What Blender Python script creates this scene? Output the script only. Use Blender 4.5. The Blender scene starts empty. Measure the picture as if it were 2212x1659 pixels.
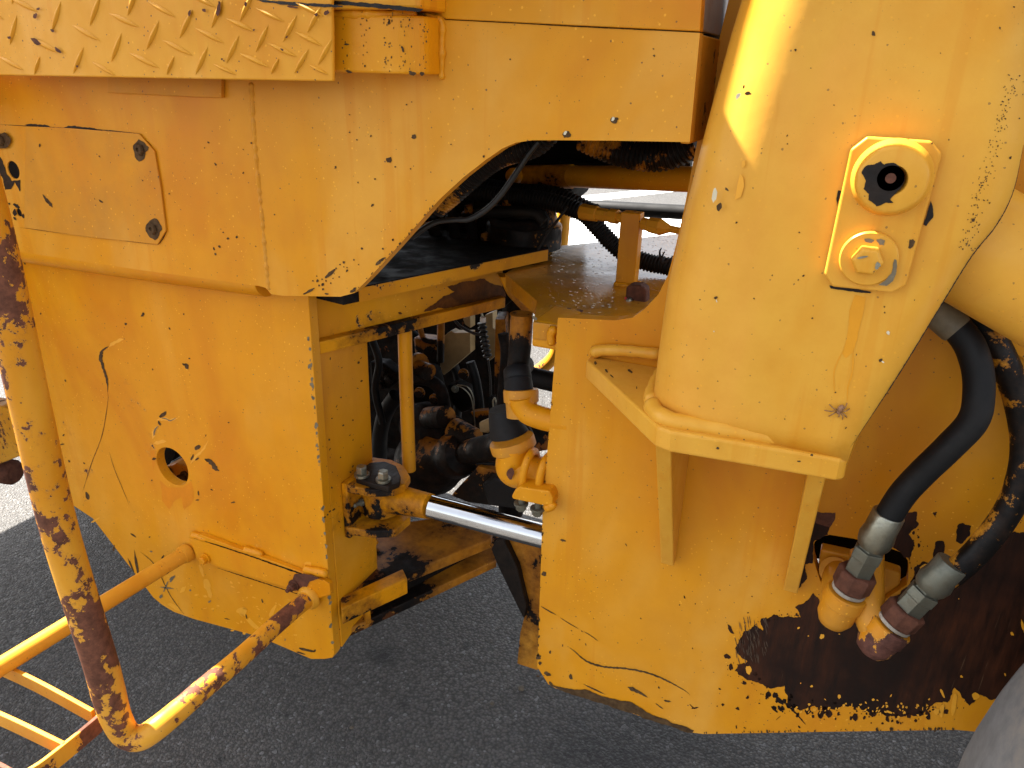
import bpy, bmesh, math, random
import numpy as np
from mathutils import Vector, noise
from mathutils.geometry import tessellate_polygon
random.seed(7)
R = math.radians
sc = bpy.context.scene
# ------------------------------------------------------------------ camera, sky, sun, exposure
CAM = Vector((0, 0, 1.5)); FOC = 1620.0; PITCH, YAW, ROLL = 22.6, 23.7, 1.5
def cam_axes():
    p, y, r = R(PITCH), R(YAW), R(ROLL)
    f = Vector((-math.sin(y)*math.cos(p), math.cos(y)*math.cos(p), -math.sin(p)))
    rt = Vector((math.cos(y), math.sin(y), 0)); up = rt.cross(f)
    return math.cos(r)*rt + math.sin(r)*up, -math.sin(r)*rt + math.cos(r)*up, f
RT, UP, FW = cam_axes()
cd = bpy.data.cameras.new('camera'); cam = bpy.data.objects.new('camera', cd); sc.collection.objects.link(cam)
from mathutils import Matrix
cam.matrix_world = Matrix(((RT.x, UP.x, -FW.x, CAM.x), (RT.y, UP.y, -FW.y, CAM.y), (RT.z, UP.z, -FW.z, CAM.z), (0, 0, 0, 1)))
cd.sensor_width = 36; cd.lens = FOC/2212*36; cd.clip_start = .02; cd.clip_end = 800
sc.camera = cam
SUN = Vector((-.62, .045, .78)).normalized()      # direction towards the sun
el = math.asin(SUN.z)
w = bpy.data.worlds.new('World'); sc.world = w; w.use_nodes = True
wn = w.node_tree; wn.nodes.clear()
sky = wn.nodes.new('ShaderNodeTexSky'); sky.sky_type = 'NISHITA'; sky.sun_disc = False
sky.sun_elevation = el; sky.sun_rotation = math.atan2(SUN.x, SUN.y); sky.dust_density = 2.0
bg = wn.nodes.new('ShaderNodeBackground'); bg.inputs['Strength'].default_value = .075
wo = wn.nodes.new('ShaderNodeOutputWorld')
hs = wn.nodes.new('ShaderNodeHueSaturation'); hs.inputs['Saturation'].default_value = .35   # unseen sky toned towards white for more neutral shade light
wn.links.new(sky.outputs[0], hs.inputs['Color']); wn.links.new(hs.outputs[0], bg.inputs[0]); wn.links.new(bg.outputs[0], wo.inputs[0])
sl = bpy.data.lights.new('sun', 'SUN'); sl.energy = 5; sl.angle = R(.6); sl.color = (1, .95, .87)
so = bpy.data.objects.new('sun', sl); sc.collection.objects.link(so); so.location = (0, 0, 6)
so.rotation_euler = SUN.to_track_quat('Z', 'Y').to_euler()
vs = sc.view_settings; vs.view_transform = 'Standard'; vs.look = 'None'; vs.gamma = 1; vs.exposure = 2.5; vs.use_curve_mapping = False

# ------------------------------------------------------------------ photo measurement -> real planes
def ray(q): return FW + RT*((q[0]-1106)/FOC) + UP*((829.5-q[1])/FOC)
def on(ax, v, q):
    d = ray(q); return CAM + d*((v-CAM[ax])/d[ax])
def PX(v, q): return on(0, v, q)
def PY(v, q): return on(1, v, q)
def PZ(v, q): return on(2, v, q)
def zz(x0, y0, s): return lambda x, y: ((x0+x*s)/1.1211, (y0+y*s)/1.1211)
s1 = 830/2212; s2 = 500/2212; s3 = 600/2212; s4 = 350/2212; s5 = 400/1659
zA, zB, zC, zD = zz(0, 0, s1), zz(820, 0, s1), zz(1650, 0, s1), zz(0, 620, s1)
zE, zF, zG, zH, zI = zz(720, 620, s1), zz(1650, 620, s1), zz(0, 1240, s1), zz(820, 1240, s1), zz(1650, 1240, s1)
zJ, zK, zL, zM, zN, zO = zz(850, 320, s2), zz(1200, 320, s2), zz(800, 650, s2), zz(1050, 750, s4), zz(780, 1000, s3), zz(1900, 1200, s5)
Y0 = .987      # rear side plate
YB = .94       # body panel
Y1 = 1.08      # front side plate
YT = .885      # tower face

# ------------------------------------------------------------------ materials
class NT:
    def __init__(s, name):
        s.m = bpy.data.materials.new(name); s.m.use_nodes = True; s.t = s.m.node_tree; s.t.nodes.clear()
        s.out = s.t.nodes.new('ShaderNodeOutputMaterial'); s.b = s.t.nodes.new('ShaderNodeBsdfPrincipled')
        s.t.links.new(s.b.outputs[0], s.out.inputs[0]); s.tc = s.t.nodes.new('ShaderNodeTexCoord').outputs['Object']
    def L(s, a, b): s.t.links.new(a, b)
    def put(s, inp, v):
        if hasattr(v, 'links') or isinstance(v, bpy.types.NodeSocket): s.L(v, inp)
        else:
            inp.default_value = (*v, 1) if isinstance(v, tuple) and len(v) == 3 and inp.type == 'RGBA' else v
    def map(s, sc_, off=(0, 0, 0)):
        n = s.t.nodes.new('ShaderNodeMapping'); n.inputs['Scale'].default_value = sc_; n.inputs['Location'].default_value = off
        s.L(s.tc, n.inputs[0]); return n.outputs[0]
    def noise(s, scale, detail=3, rough=.55, vec=None, dist=0):
        n = s.t.nodes.new('ShaderNodeTexNoise'); n.inputs['Scale'].default_value = scale; n.inputs['Detail'].default_value = detail
        n.inputs['Roughness'].default_value = rough; n.inputs['Distortion'].default_value = dist
        s.L(vec or s.tc, n.inputs['Vector']); return n.outputs[0]
    def voro(s, scale, vec=None, out='Distance', feat='F1'):
        n = s.t.nodes.new('ShaderNodeTexVoronoi'); n.feature = feat; n.inputs['Scale'].default_value = scale
        s.L(vec or s.tc, n.inputs['Vector']); return n.outputs[out]
    def rng(s, v, a, b, c=0., d=1., smooth=False):
        n = s.t.nodes.new('ShaderNodeMapRange'); n.clamp = True
        if smooth: n.interpolation_type = 'SMOOTHSTEP'
        s.L(v, n.inputs[0])
        for i, x in enumerate((a, b, c, d)): n.inputs[i+1].default_value = x
        return n.outputs[0]
    def math(s, op, a, b=0., c=0.):
        n = s.t.nodes.new('ShaderNodeMath'); n.operation = op
        for i, x in enumerate((a, b, c)): s.put(n.inputs[i], x)
        return n.outputs[0]
    def mix(s, f, a, b, mode='MIX'):
        n = s.t.nodes.new('ShaderNodeMix'); n.data_type = 'RGBA'; n.blend_type = mode
        s.put(n.inputs[0], f); s.put(n.inputs[6], a); s.put(n.inputs[7], b); return n.outputs[2]
    def bump(s, h, strength=.3, dist=.002):
        n = s.t.nodes.new('ShaderNodeBump'); n.inputs['Strength'].default_value = strength; n.inputs['Distance'].default_value = dist
        s.L(h, n.inputs['Height']); s.L(n.outputs[0], s.b.inputs['Normal']); return n
    def fin(s, col, rough, metal=0., spec=.5):
        s.put(s.b.inputs['Base Color'], col); s.put(s.b.inputs['Roughness'], rough); s.put(s.b.inputs['Metallic'], metal)
        s.b.inputs['Specular IOR Level'].default_value = spec; return s.m

BASE = (.67, .27, .003); DEEP = (.60, .205, .001); HAZE = (.71, .345, .045); BRIGHT = (.80, .39, .03)
RUST = (.13, .05, .035); BLK = (.004, .003, .0025)
def paint(name, chip=.0, chips=22, rust=RUST, speck=1., haze=1., grease=0., gs=6, drips=0., rough=.4, spat=1., base=BASE, deep=DEEP, film=0.):
    n = NT(name)
    lo = n.noise(3.2, 4, .6, n.map((1, 1, .55)), .6)
    c = n.mix(n.rng(lo, .36, .52, 0, 1, True), deep, base)
    c = n.mix(n.math('MULTIPLY', n.rng(lo, .5, .68, 0, 1, True), .75*haze), c, HAZE)
    mid = n.noise(14, 5, .65)
    c = n.mix(n.rng(mid, .35, .7, 0, .35), c, (.54, .21, .008), 'MIX')
    if film:
        c = n.mix(n.rng(n.noise(5, 5, .7), .4, .65, film*.3, film), c, (.36, .17, .035))
    dr = n.noise(1, 4, .6, n.map((38, 38, 1.5)))
    c = n.mix(n.rng(dr, .56, .66, 0, .25+.5*drips, True), c, (.60, .215, .006))
    # bright spatter of fresher paint
    sp = n.math('LESS_THAN', n.math('ADD', n.voro(95), n.rng(n.noise(260, 2), .3, .7, -.05, .07)), .13)
    gate = n.rng(n.noise(7, 3), .48, .56)
    c = n.mix(n.math('MULTIPLY', n.math('MULTIPLY', sp, gate), .8*spat), c, BRIGHT)
    # pin holes of rust
    pin = n.math('LESS_THAN', n.math('ADD', n.voro(70, n.map((1, 1, 1), (3, 7, 2))), n.rng(n.noise(300, 2), .3, .7, -.05, .06)), .075)
    pin2 = n.math('LESS_THAN', n.voro(170, n.map((1, 1, 1), (9, 1, 5))), .085)
    g2 = n.rng(n.noise(5, 3, .6, n.map((1, 1, 1), (5, 5, 5))), .50, .58)
    pin = n.math('MULTIPLY', n.math('MAXIMUM', pin, n.math('MULTIPLY', pin2, g2)), speck)
    c = n.mix(n.math('MINIMUM', pin, 1.), c, (.10, .055, .03))
    h = n.math('ADD', n.rng(n.noise(110, 3, .6), .2, .8, 0, .22), n.math('MULTIPLY', n.noise(9, 2, .4), 2.2))
    if rough < .2: h = n.math('ADD', h, n.math('MULTIPLY', n.rng(n.math('ADD', n.voro(75), n.math('MULTIPLY', n.noise(14, 3), .5)), .30, .52, 1, 0, True), 1.2))
    h = n.math('SUBTRACT', h, n.math('MULTIPLY', pin, .4))
    ro = n.rng(mid, .3, .7, rough-.05, rough+.12)
    if chip > 0:
        f = n.math('ADD', n.noise(chips, 9, .66, None, .12), n.math('MULTIPLY', n.math('SUBTRACT', n.noise(chips*.2, 3, .6, n.map((1, 1, .6), (4, 2, 7))), .5), 1.25))
        t = .84 - .32*chip
        ring = n.rng(f, t-.016, t-.010)
        msk = n.rng(f, t, t+.006)
        c = n.mix(n.rng(f, t-.07, t-.012, 0, .45, True), c, (.46, .16, .012))
        c = n.mix(n.math('MULTIPLY', ring, .65), c, (.74, .36, .05))
        rc = n.mix(n.rng(n.noise(60, 4, .7), .35, .65), rust, tuple(x*.45 for x in rust))
        c = n.mix(msk, c, rc)
        h = n.math('SUBTRACT', h, n.math('MULTIPLY', msk, .7)); ro = n.math('ADD', ro, n.math('MULTIPLY', msk, .25))
    if grease > 0:
        f = n.math('ADD', n.noise(gs*.45, 9, .60, None, .15), n.math('MULTIPLY', n.math('SUBTRACT', n.noise(gs*5, 6, .7), .5), .30))
        t = .80 - .5*grease
        msk = n.rng(f, t, t+.012)
        c = n.mix(n.rng(f, t-.16, t, 0, .75), c, (.10, .028, .005))
        c = n.mix(msk, c, n.mix(n.rng(n.noise(40, 4, .7), .45, .7), BLK, (.018, .009, .005)))
        h = n.math('ADD', h, n.math('MULTIPLY', msk, .3)); ro = n.math('ADD', ro, n.math('MULTIPLY', msk, n.rng(n.noise(25, 4), .4, .6, -.02, .3)))
    n.bump(h, .35, .0016)
    m_ = n.fin(c, ro, 0., .24)
    if grease > .3: n.b.inputs['Specular IOR Level'].default_value = .18
    return m_

M = {}
M['panel'] = paint('yellow_panel_paint', speck=.8, haze=1., drips=.35, film=.12)
M['plate'] = paint('yellow_plate_paint', speck=.8, chip=.06, chips=18, haze=.7, spat=1.2)
M['dull'] = paint('dusty_yellow_paint', speck=1., haze=1., chip=.03, rough=.5, film=.5)
M['tread'] = paint('tread_yellow_paint', base=(.67, .31, .02), deep=(.62, .25, .01), speck=1., haze=1.6, chip=.10, chips=20, rough=.5)
M['tower'] = paint('tower_yellow_paint', speck=.6, haze=1.5, spat=.5, rough=.36, base=(.69, .35, .040), deep=(.65, .29, .020))
M['drip'] = paint('streaked_yellow_paint', speck=1.2, chip=.14, chips=30, drips=1.2, rust=(.22, .11, .03))
M['rail'] = paint('chipped_rail_paint', chip=.86, chips=52, rust=(.19, .068, .036), speck=.8, haze=1.2, base=(.69, .32, .026), deep=(.62, .24, .008))
M['rail2'] = paint('lightly_chipped_paint', chip=.42, chips=34, rust=(.17, .062, .034), speck=.8, haze=1., base=(.69, .32, .026), deep=(.62, .24, .008))
M['worn'] = paint('worn_yellow_paint', chip=.44, chips=24, rust=(.035, .018, .010), grease=.42, gs=11, speck=.6)
M['hitch'] = paint('oily_hitch_plate_paint', chip=.35, chips=26, rust=(.03, .018, .01), grease=.50, gs=12, speck=.5, film=.7, deep=(.42, .14, .004), base=(.52, .2, .01))
M['yoke'] = paint('flaking_yoke_paint', grease=.66, gs=15, speck=.1, deep=(.42, .15, .006), base=(.55, .24, .02))
M['greasy'] = paint('greasy_yellow_paint', chip=.3, chips=18, rust=(.03, .018, .01), grease=.60, gs=9, speck=.3, deep=(.4, .13, .005), base=(.5, .2, .012))
M['verygreasy'] = paint('black_greasy_metal', rough=.6, grease=.92, gs=8, speck=.1, deep=(.25, .07, .003), base=(.36, .12, .006))
M['inner'] = paint('shaded_inner_paint', chip=.1, chips=26, speck=1., grease=.08, haze=.5, rust=(.08, .04, .02), deep=(.5, .18, .006))
M['edgepaint'] = paint('chipped_edge_paint', chip=.30, chips=40, rust=(.03, .018, .01), speck=1., grease=.12, gs=14, haze=.3, deep=(.5, .18, .006))
M['deck'] = paint('wet_deck_paint', grease=.24, gs=5, speck=.5, haze=2., rough=.13, film=.8)
M['elbowpaint'] = paint('chipped_elbow_paint', film=.55, chip=.36, chips=34, rust=(.12, .045, .03), speck=.3, haze=.8)

def flat(name, col, rough=.5, metal=0., var=.3, scale=30, bump=.3, spec=.5, col2=None, dust=None):
    n = NT(name); v = n.noise(scale, 6, .65)
    c = n.mix(n.rng(v, .3, .7), tuple(x*(1-var) for x in col), col2 or tuple(min(1, x*(1+var)) for x in col))
    if dust: c = n.mix(n.rng(n.noise(scale*.25, 5, .7), .5, .68, 0, .8), c, dust)
    n.bump(n.noise(scale*3, 4, .6), bump, .001)
    return n.fin(c, n.rng(n.noise(scale*.7, 4), .3, .7, max(.02, rough-.08), rough+.1), metal, spec)
M['black'] = flat('black_rubber', (.0055, .0055, .006), .62, dust=(.014, .012, .011), spec=.28)
M['hose'] = flat('ribbed_black_hose', (.006, .005, .004), .6, dust=(.022, .012, .005), spec=.25)
M['cable'] = flat('black_cable', (.010, .010, .010), .35, spec=.35)
M['chrome'] = flat('chromed_rod', (.62, .62, .62), .13, 1., .1, 12, .04)
M['steel'] = flat('zinc_steel', (.30, .29, .23), .38, .9, .45, 35, .8, dust=(.10, .08, .045))
M['dullsteel'] = flat('dull_zinc_steel', (.15, .15, .115), .48, .6, .4, 35, .8, dust=(.08, .06, .035))
M['rust'] = flat('brown_rust', (.10, .038, .022), .75, 0, .45, 60, .8, spec=.2)
M['rustdark'] = flat('dark_worn_spot', (.060, .028, .012), .8, 0, .5, 60, .8, col2=(.12, .07, .03), spec=.15)
M['greasemat'] = flat('caked_grease', (.005, .0035, .003), .5, 0, .5, 40, 1., col2=(.018, .010, .006), spec=.25)
M['bare'] = flat('bare_grey_primer', (.15, .12, .07), .6, 0, .4, 40, .4)
M['pale'] = flat('pale_filler', (.62, .55, .38), .6, 0, .2, 40, .4)
M['fresh'] = flat('fresher_yellow', (.74, .33, .016), .42, 0, .08, 30, .1)
M['tape'] = flat('white_thread_tape', (.62, .58, .54), .6, 0, .15, 80, .6)
M['cream'] = flat('dusty_cream_metal', (.42, .29, .13), .55, 0, .35, 14, .4, dust=(.07, .035, .01))
M['oldtape'] = flat('dirty_thread_tape', (.34, .30, .24), .6, 0, .4, 90, .8, dust=(.10, .06, .03))
M['tyre'] = flat('dusty_grey_rubber', (.17, .172, .17), .8, 0, .2, 40, .5, spec=.3, dust=(.22, .19, .15))
M['grey'] = flat('grey_speckled_panel', (.36, .33, .31), .6, 0, .2, 30, .2, dust=(.25, .17, .12))
M['darkgap'] = flat('black_metal_and_shade', (.004, .0035, .003), .8, 0, .4, 30, .4, spec=.12)  # black metal, also the painted shade inside holes
M['towerdrip'] = flat('deeper_yellow_drip', (.68, .285, .012), .36, 0, .06, 30, .1, spec=.3)
M['grease_shade'] = flat('brown_grease_and_shade', (.030, .009, .002), .55, 0, .6, 22, .6, col2=(.16, .05, .006), spec=.2)  # brown that carries grease and painted shade together
M['orange'] = flat('orange_drip_stain', (.61, .205, .003), .42, 0, .08, 30, .1, spec=.24)
M['glass'] = flat('tinted_cab_glass', (.02, .03, .03), .08, 0, .1, 5, 0.)
M['spider'] = flat('brown_spider_shell', (.24, .115, .05), .5, 0, .4, 400, .3)
M['red'] = flat('red_paint_fleck', (.5, .03, .02), .5)
M['stone'] = flat('brown_pebble', (.10, .08, .055), .8, 0, .4, 50, .8)

def patch_mat():
    n = NT('dark_brown_rust_patch')
    st = n.noise(1, 6, .7, n.map((60, 60, 9)))
    c = n.mix(n.rng(st, .36, .70), (.013, .0042, .0018), (.072, .020, .006))
    c = n.mix(n.rng(n.noise(5, 4, .6), .44, .64, 0, .85), c, (.007, .0025, .0015))
    scr = n.noise(1, 3, .5, n.map((200, 200, 9), (2, 2, 2)))
    c = n.mix(n.rng(scr, .68, .72, 0, .35), c, (.16, .10, .05))
    n.bump(st, .3, .001)
    return n.fin(c, n.rng(st, .3, .7, .5, .7), 0, .2)
M['patch'] = patch_mat()
def edge_patch_mat():
    n = NT('scuffed_bare_metal_patch')
    scr = n.noise(1, 3, .6, n.map((260, 260, 14), (2, 2, 2)))
    c = n.mix(n.rng(scr, .62, .68, 0, .8), (.07, .04, .02), (.36, .28, .17))
    c = n.mix(n.rng(n.noise(30, 4, .7), .4, .7, 0, .6), c, (.03, .014, .008))
    n.bump(scr, .3, .001)
    return n.fin(c, .5)
M['scuff'] = edge_patch_mat()

def asphalt():
    n = NT('coarse_asphalt'); 
    wv = n.t.nodes.new('ShaderNodeVectorMath'); wv.operation = 'MULTIPLY_ADD'; nz_ = n.t.nodes.new('ShaderNodeTexNoise'); nz_.inputs['Scale'].default_value = 90; n.L(n.tc, nz_.inputs['Vector']); n.L(nz_.outputs['Color'], wv.inputs[0]); wv.inputs[1].default_value = (.008, .008, .008); n.L(n.tc, wv.inputs[2]); wv = wv.outputs[0]
    v = n.voro(125, wv); v2 = n.voro(290, wv); cell = n.voro(125, wv, out='Color')
    base = n.mix(n.rng(n.noise(1.6, 5, .6), .35, .65), (.057, .051, .043), (.091, .081, .069))
    lum = n.t.nodes.new('ShaderNodeSeparateColor'); n.L(cell, lum.inputs[0])
    c = n.mix(n.rng(lum.outputs[0], .1, .95, 0, .7), base, n.mix(lum.outputs[1], (.108, .100, .090), (.063, .063, .064)))
    c = n.mix(n.rng(v, .34, .62, 0, .75), c, (.018, .016, .015))       # recessed binder between the stones
    c = n.mix(n.math('GREATER_THAN', lum.outputs[2], .975), c, (.14, .137, .134))
    # oil stains
    sx = n.t.nodes.new('ShaderNodeSeparateXYZ'); n.L(n.tc, sx.inputs[0])
    wob = n.math('MULTIPLY', n.math('SUBTRACT', n.noise(22, 6, .75), .5), 2.2)
    for (cx, cy, rx, ry, a) in STAINS:
        dx = n.math('DIVIDE', n.math('SUBTRACT', sx.outputs[0], cx), rx); dy = n.math('DIVIDE', n.math('SUBTRACT', sx.outputs[1], cy), ry)
        d = n.math('ADD', n.math('SQRT', n.math('ADD', n.math('MULTIPLY', dx, dx), n.math('MULTIPLY', dy, dy))), wob)
        c = n.mix(n.rng(d, .15, 1.25, a, 0, True), c, (.010, .009, .009))
    h = n.math('ADD', n.rng(v, .0, .6, 1, 0), n.math('MULTIPLY', n.rng(v2, 0, .6, 1, 0), .35))
    h = n.math('ADD', h, n.math('MULTIPLY', lum.outputs[1], .5))
    h = n.math('ADD', h, n.math('MULTIPLY', n.noise(30, 3), 1.2))
    n.bump(h, .9, .004)
    return n.fin(c, n.rng(lum.outputs[1], 0, 1, .5, .75), 0, .5)
STAINS = []
for q, rx, ry, a in [((830, 1415), .055, .05, .85), ((873, 1520), .022, .02, .8), ((1330, 1640), .24, .13, .75), ((1480, 1600), .2, .07, .6), ((700, 1640), .2, .1, .15), ((1010, 1395), .02, .018, .6), ((1110, 1380), .012, .012, .7), ((620, 1545), .011, .011, .7), ((935, 1290), .06, .04, .35), ((1250, 1560), .03, .02, .5), ((480, 1640), .015, .012, .6)]:
    p = PZ(0, q); STAINS.append((p.x, p.y, rx, ry, a))
M['asphalt'] = asphalt()
M['line'] = flat('white_ground_colour', (.75, .75, .73), .6, 0, .1, 30, .5)

# ------------------------------------------------------------------ mesh helpers
col = sc.collection
def link(name, me, mat, parent, label=None, bevel=0., smooth=False, seg=2):
    vs_ = [v.co.copy() for v in me.vertices]
    n_ = len(vs_)
    c = sum(vs_, Vector())/max(1, n_)
    me.transform(Matrix.Translation(-c))
    o = bpy.data.objects.new(name, me); col.objects.link(o); o.location = c
    if mat: me.materials.append(M[mat] if isinstance(mat, str) else mat)
    if parent:
        o.parent = parent; o.location = c - world(parent)
    if label: o['label'] = label
    if smooth:
        for p in me.polygons: p.use_smooth = True
        if smooth == 'auto':
            me.set_sharp_from_angle(angle=R(40))
    if bevel:
        b = o.modifiers.new('bevel', 'BEVEL'); b.width = bevel; b.segments = seg; b.limit_method = 'ANGLE'; b.angle_limit = R(35)
    return o
def world(o):
    v = Vector(o.location)
    while o.parent: o = o.parent; v += Vector(o.location)
    return v
def from_bm(bm, recalc=True):
    if recalc: bmesh.ops.recalc_face_normals(bm, faces=bm.faces)
    me = bpy.data.meshes.new('mesh'); bm.to_mesh(me); bm.free(); return me
def prism_bm(bm, pts, vec, holes=()):
    pts = [Vector(p) for p in pts]; vec = Vector(vec)
    if not holes:
        a = [bm.verts.new(p) for p in pts]; b = [bm.verts.new(p+vec) for p in pts]
        bm.faces.new(a); bm.faces.new(list(reversed(b))); n = len(a)
        for i in range(n): bm.faces.new((a[i], b[i], b[(i+1) % n], a[(i+1) % n]))
    else:
        loops = [pts]+[[Vector(p) for p in h] for h in holes]
        A = []; B = []
        for l in loops:
            A.append([bm.verts.new(p) for p in l]); B.append([bm.verts.new(p+vec) for p in l])
        fa = [v for l in A for v in l]; fb = [v for l in B for v in l]
        for t in tessellate_polygon(loops):
            try:
                bm.faces.new([fa[i] for i in t]); bm.faces.new([fb[i] for i in reversed(t)])
            except ValueError: pass
        for la, lb in zip(A, B):
            n = len(la)
            for i in range(n): bm.faces.new((la[i], lb[i], lb[(i+1) % n], la[(i+1) % n]))
def prism(name, pts, vec, mat, parent, label=None, bevel=.0015, holes=(), seg=2):
    bm = bmesh.new(); prism_bm(bm, pts, vec, holes); return link(name, from_bm(bm), mat, parent, label, bevel, False, seg)
def plateY(name, y, q, th, mat, parent, **k): return prism(name, [PY(y, a) for a in q], (0, th, 0), mat, parent, **k)
def plateZ(name, z, q, th, mat, parent, **k): return prism(name, [PZ(z, a) for a in q], (0, 0, -th), mat, parent, **k)
def box(name, lo, hi, mat, parent, **k):
    (a, b, c), (d, e, f) = lo, hi
    return prism(name, [(a, b, c), (d, b, c), (d, b, f), (a, b, f)], (0, e-b, 0), mat, parent, **k)
def smoothpath(pts, n=10):
    P = [Vector(p) for p in pts]
    if len(P) < 3: return P
    P = [P[0]*2-P[1]]+P+[P[-1]*2-P[-2]]; out = []
    for i in range(1, len(P)-2):
        a, b, c, d = P[i-1:i+3]
        for k in range(n):
            t = k/n
            out.append(.5*((2*b)+(-a+c)*t+(2*a-5*b+4*c-d)*t*t+(-a+3*b-3*c+d)*t**3))
    out.append(P[-2]); return out
def resample(P, step):
    out = [P[0]]; acc = 0
    for a, b in zip(P, P[1:]):
        L = (b-a).length
        if L < 1e-9: continue
        t = step-acc
        while t <= L: out.append(a+(b-a)*(t/L)); t += step
        acc = (acc+L) % step
    return out
def tube_bm(bm, P, r, seg=14, cap=True):
    rr = r if callable(r) else (lambda i, n: r)
    n = len(P); rings = []; u = None
    for i, p in enumerate(P):
        t = (P[min(i+1, n-1)]-P[max(i-1, 0)]).normalized()
        if u is None: u = t.orthogonal().normalized()
        else: u = (u-t*u.dot(t)).normalized()
        v = t.cross(u); rad = rr(i, n)
        rings.append([bm.verts.new(p+(u*math.cos(2*math.pi*k/seg)+v*math.sin(2*math.pi*k/seg))*rad) for k in range(seg)])
    for a, b in zip(rings, rings[1:]):
        for k in range(seg): bm.faces.new((a[k], a[(k+1) % seg], b[(k+1) % seg], b[k]))
    if cap: bm.faces.new(rings[0]); bm.faces.new(list(reversed(rings[-1])))
def tube(name, pts, r, mat, parent, label=None, seg=16, n=10, ribs=None, straight=False):
    P = [Vector(p) for p in pts] if straight else smoothpath(pts, n)
    bm = bmesh.new()
    if ribs:
        per, amp = ribs; P = resample(P, per/4); r0 = r
        f = lambda i, n_: r0+(amp if i % 4 in (0, 1) else -amp)
        tube_bm(bm, P, f, seg)
    elif isinstance(r, (list, tuple)):
        rs = r; f = lambda i, n_: rs[0]+(rs[1]-rs[0])*i/(n_-1); tube_bm(bm, P, f, seg)
    else: tube_bm(bm, P, r, seg)
    return link(name, from_bm(bm), mat, parent, label, 0, 'auto' if not ribs else False)
def lathe_bm(bm, p0, ax, prof, seg=24, rot=0):
    p0 = Vector(p0); ax = Vector(ax).normalized(); u = ax.orthogonal().normalized(); v = ax.cross(u); rings = []
    for t, r in prof:
        if r < 1e-6: rings.append([bm.verts.new(p0+ax*t)]); continue
        rings.append([bm.verts.new(p0+ax*t+(u*math.cos(rot+2*math.pi*k/seg)+v*math.sin(rot+2*math.pi*k/seg))*r) for k in range(seg)])
    for a, b in zip(rings, rings[1:]):
        for k in range(seg):
            k2 = (k+1) % seg
            if len(a) == 1 and len(b) == 1: continue
            if len(a) == 1: bm.faces.new((a[0], b[k2], b[k]))
            elif len(b) == 1: bm.faces.new((a[k], a[k2], b[0]))
            else: bm.faces.new((a[k], a[k2], b[k2], b[k]))
    for r_, rev in ((rings[0], 1), (rings[-1], 0)):
        if len(r_) > 2: bm.faces.new(r_)
def lathe(name, p0, ax, prof, mat, parent, label=None, seg=24, bevel=0., smooth='auto', rot=0):
    bm = bmesh.new(); lathe_bm(bm, p0, ax, prof, seg, rot)
    return link(name, from_bm(bm), mat, parent, label, bevel, smooth)
def hexbolt(parent, p, ax, r, h, mat='steel', wm=None, name='bolt', rot=.3, stud=False):
    p = Vector(p); ax = Vector(ax).normalized(); bm = bmesh.new()
    lathe_bm(bm, p, ax, [(0, r*1.45), (h*.25, r*1.45)], 20)
    lathe_bm(bm, p, ax, [(h*.26, r*.98), (h*.3, r*1.05), (h*.9, r*1.05), (h, r*.85)], 6, rot)
    if stud: lathe_bm(bm, p, ax, [(h*1., r*.55), (h*1.5, r*.5)], 12)
    return link(name, from_bm(bm), mat, parent, None, .0004, False)
def weld(name, pts, r, mat, parent, lump=.35, **k):
    P = resample(smoothpath(pts, 12), r*.55); rnd = random.Random(len(P)); bm = bmesh.new()
    tube_bm(bm, P, lambda i, n: r*(1+lump*(noise.noise(P[i]*70)+.25*math.sin(i*1.1)))*(1 if 0 < i < n-1 else .4), 10)
    return link(name, from_bm(bm), mat, parent, None, 0, True)
# irregular marks: thin sheets lying on the surface
def blob(cx, cy, rx, ry=None, ang=0., n=14, jag=.35, seed=None):
    ry = ry or rx; s = random.random()*99 if seed is None else seed; out = []
    for k in range(n):
        a = 2*math.pi*k/n; f = 1+jag*1.6*noise.noise(Vector((math.cos(a)*1.4+s, math.sin(a)*1.4, s)))+jag*.5*(random.random()-.5)
        x, y = rx*f*math.cos(a), ry*f*math.sin(a)
        out.append((cx+x*math.cos(ang)-y*math.sin(ang), cy+x*math.sin(ang)+y*math.cos(ang)))
    return out
def jagged(poly, amp, step=4, seed=0):
    out = []; n = len(poly)
    for i in range(n):
        a, b = Vector(poly[i]), Vector(poly[(i+1) % n]); L = (b-a).length; m = max(1, int(L/step)); nn = Vector((-(b-a).y, (b-a).x)).normalized()
        for k in range(m):
            p = a+(b-a)*(k/m); d = noise.fractal(Vector((p.x*.045, p.y*.045, seed)), 1., 2., 4)*amp*1.6 + (random.random()-.5)*amp*.35
            out.append(tuple(p+nn*d))
    return out
def stroke(pts, w0, w1=None, jag=.4):
    w1 = w0 if w1 is None else w1
    P = resample(smoothpath([(q[0], q[1], 0) for q in pts], 8), 3.5)
    if len(P) < 2: P = [Vector((*pts[0], 0)), Vector((*pts[-1], 0))]
    l, r = [], []; n = len(P)
    for i, p in enumerate(P):
        t = (P[min(i+1, n-1)]-P[max(i-1, 0)]).normalized(); nn = Vector((-t.y, t.x, 0)); f = i/(n-1)
        w_ = (w0+(w1-w0)*f)*.5*(min(1, 4*f+.15, 4*(1-f)+.15))
        a = w_*(1+jag*(random.random()*2-1)); b = w_*(1+jag*(random.random()*2-1))
        l.append(tuple((p+nn*a)[:2])); r.append(tuple((p-nn*b)[:2]))
    return l+r[::-1]
def marks(name, parent, polys, conv, mat, label=None, stuff=True):
    bm = bmesh.new()
    for poly in polys:
        P = [conv(q) for q in poly]
        vs_ = [bm.verts.new(p) for p in P]
        for t in tessellate_polygon([P]):
            try: bm.faces.new([vs_[i] for i in t])
            except ValueError: pass
    me = from_bm(bm, False)
    o = link(name, me, mat, parent, label)
    if stuff: o['kind'] = 'stuff'
    return o
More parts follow.
